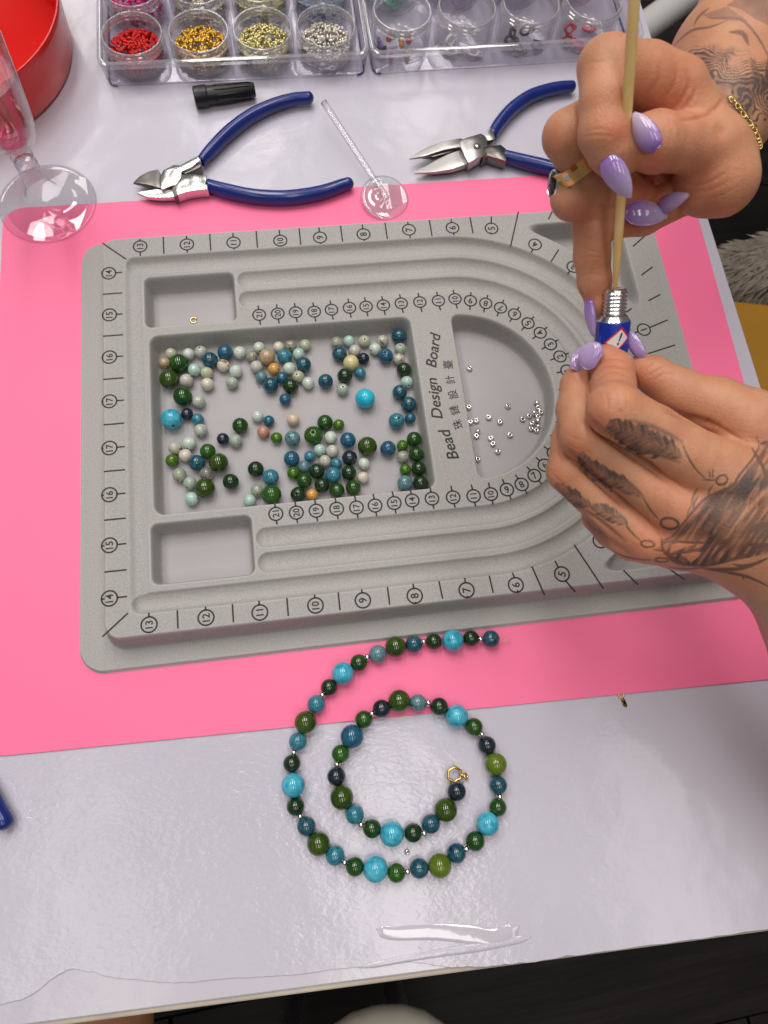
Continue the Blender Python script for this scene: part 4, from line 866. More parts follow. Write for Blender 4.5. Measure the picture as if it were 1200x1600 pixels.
def build_field(groups, h, clip=None):
    """groups: (chains, k inside, k to the rest); a chain is a list of joints (position, radius)."""
    allj = [j for g in groups for c in g[0] for j in c]
    lo = np.min([p - r for p, r in allj], 0) - .35; hi = np.max([p + r for p, r in allj], 0) + .35
    if clip is not None: lo, hi = np.maximum(lo, clip[0]), np.minimum(hi, clip[1])
    n = np.ceil((hi - lo) / h).astype(int) + 1; ax_ = [lo[i] + np.arange(n[i]) * h for i in range(3)]
    tot = np.full(n, 5.0, np.float32)
    for chains, k1, k2 in groups:
        g = np.full(n, 5.0, np.float32)
        for ch in chains:
            for (a, ra), (b, rb) in zip(ch, ch[1:]):
                m = max(ra, rb) + .8; l, u = np.minimum(a, b) - m, np.maximum(a, b) + m
                sl = tuple(slice(*np.clip([int((l[i] - lo[i]) / h), int((u[i] - lo[i]) / h) + 2], 0, n[i])) for i in range(3))
                if any(q.stop - q.start < 2 for q in sl): continue
                X = ax_[0][sl[0]][:, None, None].astype(np.float32); Y = ax_[1][sl[1]][None, :, None].astype(np.float32); Z = ax_[2][sl[2]][None, None].astype(np.float32)
                d = b - a; L2 = float(d @ d) + 1e-9; t = np.clip(((X - a[0]) * d[0] + (Y - a[1]) * d[1] + (Z - a[2]) * d[2]) / L2, 0, 1)
                dist = np.sqrt((X - a[0] - t * d[0]) ** 2 + (Y - a[1] - t * d[1]) ** 2 + (Z - a[2] - t * d[2]) ** 2) - (ra + (rb - ra) * t)
                g[sl] = smin(g[sl], dist.astype(np.float32), k1)
        tot = smin(tot, g, k2)
    return tot, lo, h
def vnormals(V, F):
    n = np.cross(V[F[:, 2]] - V[F[:, 0]], V[F[:, 3]] - V[F[:, 1]]); out = np.zeros_like(V)
    for i in range(4): np.add.at(out, F[:, i], n)
    return out / (np.linalg.norm(out, axis=1)[:, None] + 1e-12)
def relax(V, F, it=3, lam=.5):
    E = np.concatenate([F[:, [0, 1]], F[:, [1, 2]], F[:, [2, 3]], F[:, [3, 0]]]); deg = np.bincount(E.ravel(), minlength=len(V))[:, None]
    for i in range(it * 2):
        s = np.zeros_like(V)
        for a in range(3): s[:, a] = np.bincount(E[:, 0], V[E[:, 1], a], len(V)) + np.bincount(E[:, 1], V[E[:, 0], a], len(V))
        V = V + (lam if i % 2 == 0 else -lam * 1.02) * (s / deg - V)
    return V
def seg_dist(x, y, path):
    """Distance from points to a polyline, and the position along it (0..1)."""
    P = np.asarray(path, float); L_ = np.r_[0, np.cumsum(np.hypot(*np.diff(P, axis=0).T))]; best = np.full(x.shape, 1e9); tb = np.zeros(x.shape); sd = np.zeros(x.shape)
    for i in range(len(P) - 1):
        a, b = P[i], P[i + 1]; d = b - a; t = np.clip(((x - a[0]) * d[0] + (y - a[1]) * d[1]) / (d @ d + 1e-9), 0, 1)
        ex, ey = x - a[0] - t * d[0], y - a[1] - t * d[1]; q = np.hypot(ex, ey); m = q < best
        best = np.where(m, q, best); tb = np.where(m, (L_[i] + t * (L_[i + 1] - L_[i])) / L_[-1], tb); sd = np.where(m, np.sign(d[0] * ey - d[1] * ex), sd)
    return best, tb, sd
def in_poly(x, y, P):
    c = np.zeros(x.shape, bool); P = np.asarray(P, float)
    for (x0, y0), (x1, y1) in zip(P, np.roll(P, -1, 0)):
        c ^= ((y0 > y) != (y1 > y)) & (x < (x1 - x0) * (y - y0) / (y1 - y0 + 1e-12) + x0)
    return c
def vnoise(x, y, s, seed=0):
    """Smooth value noise in the plane."""
    r = np.random.default_rng(seed).random((64, 64)); u, v = x / s, y / s; i, j = np.floor(u).astype(int), np.floor(v).astype(int); f, g = u - i, v - j; f, g = f * f * (3 - 2 * f), g * g * (3 - 2 * g)
    R = lambda a, b: r[a % 64, b % 64]; return (R(i, j) * (1 - f) + R(i + 1, j) * f) * (1 - g) + (R(i, j + 1) * (1 - f) + R(i + 1, j + 1) * f) * g
SKIN = np.array([.565, .268, .150])
def skin_material():
    m = bpy.data.materials.new('skin'); m.use_nodes = True; nt = m.node_tree; b = nt.nodes['Principled BSDF']; N = nt.nodes.new; L = nt.links.new
    at_ = N('ShaderNodeAttribute'); at_.attribute_name = 'tone'; tc = N('ShaderNodeTexCoord')
    n1 = N('ShaderNodeTexNoise'); n1.inputs['Scale'].default_value = 90; n1.inputs['Detail'].default_value = 5; L(tc.outputs['Object'], n1.inputs[0])
    mr = N('ShaderNodeMapRange'); mr.inputs[1].default_value = .3; mr.inputs[2].default_value = .7; mr.inputs[3].default_value = .90; mr.inputs[4].default_value = 1.08; L(n1.outputs[0], mr.inputs[0])
    mx = N('ShaderNodeMix'); mx.data_type = 'RGBA'; mx.blend_type = 'MULTIPLY'; mx.inputs[0].default_value = 1; L(at_.outputs['Color'], mx.inputs[6]); L(mr.outputs[0], mx.inputs[7]); L(mx.outputs[2], b.inputs['Base Color'])
    b.inputs['Roughness'].default_value = .47; b.inputs['Specular IOR Level'].default_value = .42
    b.inputs['Subsurface Weight'].default_value = .22; b.inputs['Subsurface Radius'].default_value = (1, .35, .18); b.inputs['Subsurface Scale'].default_value = .004
    v = N('ShaderNodeTexVoronoi'); v.inputs['Scale'].default_value = 1500; L(tc.outputs['Object'], v.inputs['Vector'])
    n2 = N('ShaderNodeTexNoise'); n2.inputs['Scale'].default_value = 1000; n2.inputs['Detail'].default_value = 4; L(tc.outputs['Object'], n2.inputs[0])
    ad = N('ShaderNodeMath'); ad.operation = 'MULTIPLY_ADD'; ad.inputs[1].default_value = .45; L(v.outputs['Distance'], ad.inputs[0]); L(n2.outputs[0], ad.inputs[2])
    bp = N('ShaderNodeBump'); bp.inputs['Strength'].default_value = .24; bp.inputs['Distance'].default_value = .0007; L(ad.outputs[0], bp.inputs['Height']); L(bp.outputs[0], b.inputs['Normal'])
    return m
m_skin = skin_material()
class Skin:
    """A hand grown from its joints; creases are pressed in and tone laid on the side that the photograph shows."""
    def __init__(s, groups, h, clip=None):
        D, o, h = build_field(groups, h, clip); s.V, s.F = surface_nets(D, o, h); s.V = relax(s.V, s.F, 2); s.update()
        s.tone = np.tile(SKIN, (len(s.V), 1)); s.ink = np.zeros(len(s.V))
    def update(s):
        s.N = vnormals(s.V, s.F); s.x, s.y, s.d = topx(s.V); view = CAM - s.V; view /= np.linalg.norm(view, axis=1)[:, None]; s.face = np.clip((s.N * view).sum(1) * 4, 0, 1)
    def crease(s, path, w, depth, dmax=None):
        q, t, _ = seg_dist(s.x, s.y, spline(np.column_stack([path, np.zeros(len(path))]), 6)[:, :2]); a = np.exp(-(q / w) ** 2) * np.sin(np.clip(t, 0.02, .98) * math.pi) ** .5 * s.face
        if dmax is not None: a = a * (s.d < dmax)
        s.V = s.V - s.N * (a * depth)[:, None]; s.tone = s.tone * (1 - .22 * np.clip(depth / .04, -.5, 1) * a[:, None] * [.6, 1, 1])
    def bump(s, c, r, depth):
        a = np.exp(-(((s.x - c[0]) / r) ** 2 + ((s.y - c[1]) / r) ** 2)) * s.face; s.V = s.V + s.N * (a * depth)[:, None]
    def blush(s, c, r, col, amt):
        a = np.exp(-(((s.x - c[0]) / r) ** 2 + ((s.y - c[1]) / r) ** 2))[:, None] * amt; s.tone = s.tone * (1 - a) + s.tone * np.asarray(col) * a
    def stroke(s, path, w, amt=.8, sm=True, soft=1.0, taper=True):
        P = np.asarray(path, float)
        if sm and len(P) > 2: P = spline(np.column_stack([P, np.zeros(len(P))]), 5)[:, :2]
        q, t, _ = seg_dist(s.x, s.y, P); ww = w * (np.clip(np.sin(np.clip(t, .03, .97) * math.pi), 0, 1) ** .5 if taper else 1)
        s.ink = np.maximum(s.ink, np.clip((ww - q) / soft + .5, 0, 1) * amt * (s.face > .12))
    def fill(s, poly, fn, soft=None):
        m = in_poly(s.x, s.y, poly) & (s.face > .12); s.ink = np.where(m, np.maximum(s.ink, fn(s.x, s.y)), s.ink)
    def feather(s, spine, w0, amt=.75, seed=3, one_side=None):
        P = spline(np.column_stack([spine, np.zeros(len(spine))]), 6)[:, :2]; q, t, sd = seg_dist(s.x, s.y, P); LN = np.hypot(*np.diff(P, axis=0).T).sum()
        u = t * LN + q * .8; barb = vnoise(u + 500, q * .10 + 40 * sd + 90, 2.6, seed); edge = w0 * np.sin(np.clip(t * .93 + .06, 0, 1) * math.pi) ** .6 * (.78 + .42 * vnoise(u + 300, 9 * sd + 50, 5, seed + 1))
        k = np.clip((edge - q) / 3.0, 0, 1) * (.55 + .6 * np.clip(q / w0, 0, 1)) * (.45 + .75 * barb) * (.65 + .6 * vnoise(s.x, s.y, 14, seed + 5)); k = np.where((t <= .001) | (t >= .999), 0, k)
        s.ink = np.maximum(s.ink, np.clip(k * 1.25, 0, 1) * amt * (s.face > .12)); s.stroke(spine, .8, amt * .8, soft=1.4)
    def finish(s, name, parent, m, more=None):
        nz = np.abs(vnoise(s.x, s.y, 26, 8)) - .5; n2 = vnoise(s.x, s.y, 7, 9) - .5; s.tone = s.tone * (1 + .16 * nz[:, None] * [.25, .9, 1.0]) * (1 + .09 * n2[:, None] * [.4, 1, 1])
        ink = np.clip(s.ink, 0, 1)[:, None]; col = s.tone * (1 - ink) + (s.tone * .12 + np.array([.024, .027, .034])) * ink
        V_, F_ = s.V, s.F
        if more is not None: F_ = np.concatenate([F_, more[1] + len(V_)]); V_ = np.concatenate([V_, more[0]]); col = np.concatenate([col, np.tile(SKIN, (len(more[0]), 1))])
        o = part(name, (V_, F_), m, parent); a = o.data.color_attributes.new('tone', 'FLOAT_COLOR', 'POINT')
        a.data.foreach_set('color', np.column_stack([np.clip(col, 0, 1), np.ones(len(col))]).astype(np.float32).ravel())
        s.bvh = BVHTree.FromPolygons((s.V).tolist(), s.F.tolist()); return o
    def hit(s, px_, py_, lift=0.0):
        d = dp(px_, py_, 1.0) - CAM; d /= np.linalg.norm(d); r = s.bvh.ray_cast(Vector(CAM.tolist()), Vector(d.tolist()))
        return None if r[0] is None else np.array(r[0]) + np.array(r[1]) * lift
m_nail = bpy.data.materials.new('lilac_gel'); m_nail.use_nodes = True
_b = m_nail.node_tree.nodes['Principled BSDF']; _a = m_nail.node_tree.nodes.new('ShaderNodeAttribute'); _a.attribute_name = 'tone'; m_nail.node_tree.links.new(_a.outputs['Color'], _b.inputs['Base Color'])
_b.inputs['Roughness'].default_value = .10; _b.inputs['Coat Weight'].default_value = .7; _b.inputs['Coat Roughness'].default_value = .03; _b.inputs['Subsurface Weight'].default_value = .1; _b.inputs['Subsurface Scale'].default_value = .002
def nail(parent, base, tip, wpx, db, dt, lean=(0, 0), bulge=.35, c0=(.27, .13, .47), c1=(.55, .44, .64), flip=0.0, arch=.06):
    """A long almond nail from its cuticle to its free tip; lean tilts it away from facing the viewer (along, across)."""
    A, Bp = dp(*base, db), dp(*tip, dt); L_ = np.linalg.norm(Bp - A); ax_ = (Bp - A) / L_; vw = CAM - (A + Bp) / 2; vw /= np.linalg.norm(vw)
    sd = np.cross(ax_, vw); sd /= np.linalg.norm(sd); nm = np.cross(sd, ax_); nm /= np.linalg.norm(nm)
    ca, sa = math.cos(lean[1]), math.sin(lean[1]); sd, nm = sd * ca + nm * sa, nm * ca - sd * sa
    W = wpx * (db + dt) / 2 / FPX; nu, nv = 30, 17; V, T = [], []
    for lay in (0, 1):
        for i in range(nu):
            u = i / (nu - 1); wd = W * (math.sqrt(max(1 - ((.34 - u) / .36) ** 2, 0)) if u < .34 else max(1 - ((u - .34) / .68) ** 2.1, .0)) ** .9 + .012
            for j in range(nv):
                v = j / (nv - 1) * 2 - 1; h_ = bulge * W * .5 * ((wd / W) ** 1.3) * (1 - v * v) + arch * math.sin(u * math.pi)
                edge = max(abs(v), abs(2 * u - 1)); th = .055 * (1 - edge ** 6)
                V.append(A + ax_ * u * L_ + sd * v * wd / 2 + nm * (h_ + (th if lay == 0 else -.02))); k = u ** .9; T.append(np.array(c0) * (1 - k) + np.array(c1) * k)
    F = []
    for lay in (0, 1):
        o = lay * nu * nv
        for i in range(nu - 1):
            for j in range(nv - 1):
                q = (o + i * nv + j, o + i * nv + j + 1, o + (i + 1) * nv + j + 1, o + (i + 1) * nv + j); F.append(q if lay else q[::-1])
    n = nu * nv; bd_ = [i * nv for i in range(nu)] + [(nu - 1) * nv + j for j in range(1, nv)] + [i * nv + nv - 1 for i in range(nu - 2, -1, -1)] + [j for j in range(nv - 2, 0, -1)]
    for a, b in zip(bd_, bd_[1:] + bd_[:1]): F.append((a, b, n + b, n + a))
    o = part('fingernail', (np.array(V), F), m_nail, parent); at_ = o.data.color_attributes.new('tone', 'FLOAT_COLOR', 'POINT')
    at_.data.foreach_set('color', np.column_stack([np.array(T), np.ones(len(T))]).astype(np.float32).ravel()); return o
H_ = .043
person = thing('person', 'tattooed person whose two hands with lilac nails dip a pick into a glue tube', 'person', dp(1180, 600, 27) * [1, 1, 0])
# ---------------------------------------------------------------- left hand (lower), back of the hand to the viewer, pinching the tube
g_palm = ([[J(1092, 724, 23.9, 50), J(1160, 762, 24.1, 62), J(1240, 820, 24.6, 78)], [J(1056, 792, 24.4, 45), J(1130, 805, 24.3, 60), J(1240, 840, 24.7, 78)],
           [J(1014, 845, 25.1, 35), J(1100, 840, 24.8, 52), J(1220, 860, 25.0, 80)], [J(985, 850, 25.7, 26), J(1060, 856, 25.4, 33), J(1120, 852, 25.2, 50), J(1215, 880, 25.3, 82)],
           [J(1225, 860, 24.9, 84), J(1262, 905, 25.4, 92), J(1330, 1020, 26.4, 112), J(1420, 1190, 28, 128)], [J(1230, 740, 24.6, 66), J(1240, 830, 24.7, 80)], [J(1150, 700, 24.6, 36), J(1130, 745, 24.4, 45)]], .28, .16)
g_index = ([[J(1092, 724, 23.9, 49), J(1020, 676, 23.6, 43), J(960, 640, 23.2, 42), J(957, 636, 23.3, 40)], [J(960, 638, 23.5, 37), J(958, 602, 24.3, 34), J(958, 578, 24.6, 32), J(947, 560, 24.6, 22)]], .13, .10)
g_mid = ([[J(1056, 792, 24.4, 44), J(985, 737, 24.65, 37), J(914, 684, 24.6, 37)], [J(912, 682, 24.6, 37), J(901, 640, 25.1, 31), J(904, 600, 25.4, 27), J(908, 574, 25.5, 17)]], .15, .07)
g_ring = ([[J(1014, 845, 25.1, 35), J(945, 793, 25.6, 32), J(888, 737, 25.6, 33)], [J(888, 735, 25.6, 33), J(890, 690, 26.0, 28), J(900, 640, 26.0, 24)]], .15, .07)
g_pinky = ([[J(985, 850, 25.7, 26), J(955, 830, 26.2, 25), J(934, 808, 26.4, 23)], [J(934, 808, 26.4, 23), J(925, 770, 26.3, 20), J(930, 730, 26.6, 18)]], .15, .07)
g_thumb = ([[J(1240, 745, 24.7, 60), J(1165, 660, 24.6, 52), J(1120, 634, 24.7, 42), J(1056, 610, 24.9, 34), J(1020, 585, 25.1, 27), J(1002, 574, 25.2, 21)]], .3, .25)
LH = Skin([g_palm, g_index, g_mid, g_ring, g_pinky, g_thumb], H_, (np.array([-99, -99, 0.]), np.array([46, 99, 99.])))
# ---------------------------------------------------------------- right hand (upper), holding the pick between thumb and first finger
r_palm = ([[J(1058, 138, 21.9, 45), J(1082, 198, 22.4, 50), J(1120, 250, 22.6, 56)], [J(1110, 232, 22.2, 52), J(1124, 280, 22.6, 56), J(1100, 290, 22.9, 46)], [J(1048, 148, 22.6, 48), J(1062, 240, 24.3, 46), J(1070, 306, 24.1, 30)],
           [J(1118, 250, 22.7, 56), J(1122, 212, 23.2, 36)], [J(1058, 140, 22.3, 42), J(1096, 176, 22.8, 38)], [J(1005, 134, 22.0, 40), J(1064, 158, 22.2, 38)], [J(1010, 285, 25.2, 36), J(1050, 280, 25.0, 36), J(1090, 290, 24.2, 36)]], .22, .16)
r_arm = ([[J(1116, 232, 24.6, 52), J(1126, 168, 26.0, 84), J(1150, 98, 27.0, 98), J(1202, 22, 27.8, 103), J(1300, -115, 29.5, 112)]], .5, .06)
r_index = ([[J(1058, 138, 21.9, 46), J(1010, 118, 21.6, 46), J(955, 104, 21.1, 43), J(946, 104, 21.1, 42)], [J(946, 104, 21.1, 42), J(946, 160, 20.9, 39), J(945, 208, 21.0, 40), J(955, 238, 21.2, 34), J(964, 258, 21.4, 26)]], .16, .10)
r_mid = ([[J(1040, 150, 23.2, 46), J(960, 170, 22.9, 38), J(888, 212, 22.7, 39)], [J(888, 214, 22.7, 39), J(912, 258, 23.1, 36), J(938, 290, 23.4, 37), J(975, 303, 23.7, 31), J(1003, 309, 23.8, 24)]], .16, .05)
r_ring = ([[J(1040, 220, 24.2, 40), J(960, 270, 24.0, 34), J(896, 308, 23.6, 34)], [J(896, 310, 23.6, 34), J(940, 328, 23.9, 27), J(990, 330, 24.1, 25), J(1030, 322, 24.2, 20)]], .16, .05)
r_pinky = ([[J(1062, 306, 23.6, 32), J(1005, 337, 24.0, 29), J(945, 345, 24.2, 29), J(925, 352, 24.2, 29)], [J(924, 352, 24.2, 29), J(925, 400, 24.5, 27.5), J(929, 440, 24.8, 25.5), J(935, 475, 25.0, 19), J(939, 494, 25.1, 11)]], .16, .05)
r_thumb = ([[J(1118, 232, 22.2, 50), J(1085, 226, 21.8, 42), J(1056, 223, 21.5, 41), J(1024, 222, 21.2, 44), J(1010, 222, 21.1, 40)]], .2, .2)
RH = Skin([r_palm, r_arm, r_index, r_mid, r_ring, r_pinky, r_thumb], H_, (np.array([-99, -99, 0.]), np.array([46, 32, 99.])))
# ---------------------------------------------------------------- skin folds, tone and tattoos
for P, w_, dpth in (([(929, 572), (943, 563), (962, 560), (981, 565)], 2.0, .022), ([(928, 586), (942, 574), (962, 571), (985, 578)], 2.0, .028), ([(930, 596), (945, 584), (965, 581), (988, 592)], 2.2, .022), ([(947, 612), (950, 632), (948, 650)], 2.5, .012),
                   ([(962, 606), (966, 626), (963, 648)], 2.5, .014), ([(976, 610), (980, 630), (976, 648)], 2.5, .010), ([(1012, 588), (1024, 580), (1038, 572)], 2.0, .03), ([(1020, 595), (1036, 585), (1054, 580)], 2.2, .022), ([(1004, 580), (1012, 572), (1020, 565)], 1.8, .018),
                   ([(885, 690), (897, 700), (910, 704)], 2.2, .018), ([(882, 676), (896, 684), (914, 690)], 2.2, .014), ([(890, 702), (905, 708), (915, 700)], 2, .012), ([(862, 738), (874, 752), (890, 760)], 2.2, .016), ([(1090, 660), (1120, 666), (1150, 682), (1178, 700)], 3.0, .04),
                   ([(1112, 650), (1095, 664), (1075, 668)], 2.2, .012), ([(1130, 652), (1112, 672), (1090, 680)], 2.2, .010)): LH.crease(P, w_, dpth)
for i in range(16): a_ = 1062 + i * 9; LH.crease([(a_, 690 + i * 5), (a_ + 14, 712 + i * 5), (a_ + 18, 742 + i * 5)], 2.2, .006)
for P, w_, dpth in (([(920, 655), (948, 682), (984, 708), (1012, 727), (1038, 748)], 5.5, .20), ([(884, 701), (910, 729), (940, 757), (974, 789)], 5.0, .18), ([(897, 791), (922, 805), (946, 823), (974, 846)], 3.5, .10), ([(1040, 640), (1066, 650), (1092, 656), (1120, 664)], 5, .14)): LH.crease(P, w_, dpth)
LH.update()
LH.bump((1090, 716), 26, .05); LH.bump((1056, 786), 22, .04); LH.bump((945, 645), 14, .03)
for c, r, col, am in (((945, 655), 30, (1.12, .84, .80), .7), ((905, 700), 30, (1.10, .84, .80), .6), ((875, 745), 28, (1.12, .84, .82), .6), ((950, 560), 26, (1.14, .82, .80), .6), ((905, 585), 22, (1.14, .82, .80), .6), ((1010, 590), 34, (1.10, .84, .82), .6),
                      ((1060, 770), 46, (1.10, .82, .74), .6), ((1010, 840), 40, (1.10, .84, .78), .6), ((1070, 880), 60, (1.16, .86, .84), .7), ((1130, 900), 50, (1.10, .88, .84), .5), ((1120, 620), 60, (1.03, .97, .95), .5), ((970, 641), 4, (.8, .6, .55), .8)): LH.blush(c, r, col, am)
LH.update()
rs = np.random.default_rng(5)
LH.feather([(950, 661), (975, 674), (1005, 688), (1040, 700), (1066, 716)], 23, .95, 3); LH.stroke([(985, 656), (1018, 666), (1048, 680), (1066, 690)], 4, .6, soft=5); LH.stroke([(966, 682), (990, 694), (1022, 706), (1062, 722)], 4.5, .65, soft=5)
LH.stroke([(1066, 692), (1074, 712), (1088, 734), (1104, 749)], 1.8, .8); LH.stroke([(1108, 734), (1110, 749)], 1.4, .75, False); LH.stroke([(1114, 732), (1114, 748)], 1.4, .75, False); LH.stroke([(1098, 750), (1122, 750)], 1.6, .75, False)
LH.feather([(907, 707), (916, 724), (942, 742), (975, 758), (1002, 776)], 16, .95, 11); LH.stroke([(920, 722), (945, 735), (972, 748), (998, 768), (1006, 780)], 3.6, .7, soft=4); LH.stroke([(1004, 776), (1016, 796), (1030, 812)], 1.6, .8)
LH.feather([(868, 755), (884, 768), (904, 782), (926, 792)], 13, .9, 21); LH.feather([(924, 790), (946, 800), (968, 812), (980, 822)], 13, .9, 23); LH.stroke([(952, 806), (975, 810), (982, 826), (1002, 846)], 1.8, .8)
LH.stroke([(915, 803), (930, 828), (950, 850)], 8, .5, soft=8); LH.stroke([(956, 860), (975, 869), (1000, 874), (1022, 875)], 1.4, .75)
def loop(c, rx, ry, rot=0, w_=2.2):
    t = np.linspace(0, 2 * math.pi, 25); x, y = rx * np.cos(t), ry * np.sin(t); cr, sr = math.cos(rot), math.sin(rot); LH.stroke(np.column_stack([c[0] + x * cr - y * sr, c[1] + x * sr + y * cr]), w_, .85, False, taper=False)
loop((1128, 750), 9, 7, -.5, 1.8); loop((1046, 818), 14, 8.5, .15, 2.2); loop((1012, 850), 10.5, 5, .1, 1.7); loop((1034, 875), 10, 3.2, .05, 1.3)
fur = [(1188, 694), (1210, 690), (1210, 862), (1160, 874), (1110, 884), (1074, 884), (1040, 864), (1034, 846), (1050, 838), (1066, 820), (1084, 798), (1104, 780), (1146, 762), (1166, 736), (1180, 712)]
def furfn(x, y):
    u, v = x * .82 + y * .57, -x * .57 + y * .82                 # strands lean from upper right to lower left
    a = vnoise(u * 1.0 + 400, v * .16 + 300, 4.2, 31) * .55 + vnoise(u + 50, v * .22 + 90, 9, 32) * .45; b = vnoise(x, y, 38, 33); return np.clip((a - .16) * 2.2, 0, 1) * (.62 + .5 * b)
LH.fill(fur, furfn)
for tri in ([(1050, 850), (1098, 846), (1046, 864)], [(1080, 878), (1103, 858), (1092, 870)], [(1100, 862), (1080, 880), (1072, 872), (1062, 864)]): LH.ink = np.where(in_poly(LH.x, LH.y, tri), LH.ink * .12, LH.ink)
for P, w_ in (([(1182, 683), (1186, 697), (1175, 718), (1155, 743), (1143, 760), (1104, 778), (1082, 800), (1066, 820), (1050, 838), (1033, 844)], 2.6), ([(1200, 690), (1188, 694)], 2.4), ([(1180, 722), (1160, 750), (1140, 766)], 2.2), ([(1105, 794), (1092, 802), (1076, 826), (1062, 838)], 2.0),
              ([(1033, 842), (1038, 862), (1060, 876), (1074, 884)], 3.0), ([(1040, 866), (1075, 862), (1120, 850), (1150, 838)], 2.4), ([(1030, 856), (1046, 846), (1095, 848), (1140, 842)], 2.2), ([(1042, 870), (1070, 884)], 3.2), ([(1090, 876), (1104, 856), (1140, 846)], 2.6), ([(1020, 858), (1044, 862)], 1.6),
              ([(1074, 884), (1110, 882), (1150, 872), (1205, 856)], 3.0), ([(1046, 887), (1078, 889), (1110, 884)], 1.6), ([(1098, 888), (1135, 890), (1166, 886), (1205, 870)], 3.2), ([(1100, 889), (1140, 895), (1170, 902), (1205, 918)], 2.4), ([(1144, 881), (1160, 884), (1190, 879)], 2.4), ([(1160, 900), (1162, 906)], 1.2),
              ([(1170, 830), (1188, 822), (1205, 820)], 6), ([(1168, 848), (1185, 854), (1205, 850)], 5), ([(1180, 842), (1192, 838), (1205, 838)], 2), ([(1175, 700), (1192, 730), (1200, 760)], 3)): LH.stroke(P, w_, .82, soft=1.6)
for i in range(46):
    a_ = rs.uniform(1085, 1200); b_4 = rs.uniform(760, 835) - (a_ - 1085) * .25; L_ = rs.uniform(14, 34); LH.stroke([(a_, b_4), (a_ - L_ * .3, b_4 + L_ * .5), (a_ - L_ * .45, b_4 + L_)], rs.uniform(.9, 1.9), rs.uniform(.5, .85), soft=1.3)
# right hand
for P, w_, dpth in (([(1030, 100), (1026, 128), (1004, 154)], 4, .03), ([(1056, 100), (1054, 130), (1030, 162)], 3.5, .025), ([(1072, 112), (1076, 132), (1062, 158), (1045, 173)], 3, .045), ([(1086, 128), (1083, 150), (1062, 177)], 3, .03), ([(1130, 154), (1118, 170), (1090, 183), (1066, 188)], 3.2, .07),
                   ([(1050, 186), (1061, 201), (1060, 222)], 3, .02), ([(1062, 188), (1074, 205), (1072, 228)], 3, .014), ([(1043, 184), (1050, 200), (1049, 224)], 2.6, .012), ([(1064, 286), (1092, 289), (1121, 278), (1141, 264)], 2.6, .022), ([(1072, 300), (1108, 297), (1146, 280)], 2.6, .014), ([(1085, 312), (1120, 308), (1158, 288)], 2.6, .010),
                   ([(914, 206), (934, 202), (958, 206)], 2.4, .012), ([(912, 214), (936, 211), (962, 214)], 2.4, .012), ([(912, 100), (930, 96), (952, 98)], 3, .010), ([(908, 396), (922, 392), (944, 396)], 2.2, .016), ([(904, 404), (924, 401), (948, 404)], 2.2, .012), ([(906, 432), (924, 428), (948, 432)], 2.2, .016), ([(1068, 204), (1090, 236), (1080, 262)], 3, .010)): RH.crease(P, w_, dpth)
RH.bump((1128, 204), 11, -.06); RH.bump((1118, 250), 34, .04)
RH.tone = RH.tone * np.where((RH.x < 1150) & (RH.y > 60), 1, 1)[:, None]
for c, r, col, am in (((1050, 130), 55, (1.10, .86, .84), .8), ((1100, 290), 70, (1.10, .86, .84), .8), ((962, 205), 26, (1.14, .80, .76), .8), ((950, 150), 40, (1.06, .93, .92), .6), ((870, 215), 26, (1.10, .86, .80), .5), ((1020, 250), 26, (1.16, .80, .76), .8), ((1000, 300), 30, (1.14, .82, .78), .8), ((905, 335), 34, (1.08, .84, .78), .7),
                      ((1000, 345), 50, (1.08, .82, .76), .8), ((925, 400), 40, (1.04, .86, .80), .6), ((936, 470), 22, (1.14, .82, .78), .6), ((1120, 200), 30, (1.0, 1.0, .96), .4)): RH.blush(c, r, col, am)
RH.update()
arm = [(1036, 62), (1060, 36), (1076, 14), (1096, -10), (1215, -10), (1215, 172), (1172, 212), (1150, 190), (1128, 152), (1100, 124), (1074, 104), (1058, 86)]
def swirl(x, y):
    wv = (vnoise(x, y, 26, 41) - .5) * 34 + (vnoise(x, y, 11, 42) - .5) * 9; rr = np.hypot((x - 1086) * .72, (y - 226) * 1.0) + wv; st_2 = np.sin(rr * 2 * math.pi / (5.6 + 2.5 * vnoise(x, y, 60, 45))) + .8 * (vnoise(rr * 2.2 + 500, np.arctan2(y - 226, x - 1086) * 60 + 300, 8, 46) - .5); den = vnoise(x + 90, y, 22, 43)
    band = np.clip((rr - 48) / 8, 0, 1) * np.clip((150 - rr) / 14, 0, 1); return np.maximum(np.clip((st_2 * .8 + 1.5 * den - .3) * 1.7, 0, 1), np.clip((den - .25) * 1.6, 0, .6)) * band
in_arm = RH.d > 23.2
keep = RH.ink.copy(); RH.fill(arm, swirl)
for poly, v in (([(1136, 8), (1160, -8), (1215, -8), (1215, 46), (1180, 30), (1160, 16)], .50), ([(1100, 22), (1136, 10), (1170, 34), (1110, 30)], .40), ([(1172, 90), (1182, 96), (1194, 146), (1186, 148), (1176, 116)], .72)): RH.fill(poly, lambda x, y, v=v: v * (.75 + .5 * vnoise(x, y, 18, 44)))
for P, w_ in (([(1084, 40), (1092, 26), (1108, 12)], 1.8), ([(1098, 22), (1110, 28), (1136, 28), (1160, 32), (1184, 58), (1205, 96)], 2.0), ([(1054, 70), (1080, 48), (1110, 42), (1136, 32)], 1.8), ([(1140, 50), (1160, 52), (1170, 70)], 4), ([(1205, 70), (1198, 110), (1192, 146)], 2.6), ([(1108, 130), (1130, 132), (1158, 146), (1172, 172)], 2.4),
              ([(1128, 150), (1146, 152), (1162, 166), (1170, 196)], 2.4), ([(1176, 110), (1178, 140), (1172, 180)], 2.6), ([(1110, 128), (1126, 150), (1142, 164)], 2.2)): RH.stroke(P, w_, .7, soft=1.6)
RH.ink = np.where(in_arm, RH.ink, 0) * np.clip((RH.d - 23.2) / .4, 0, 1)
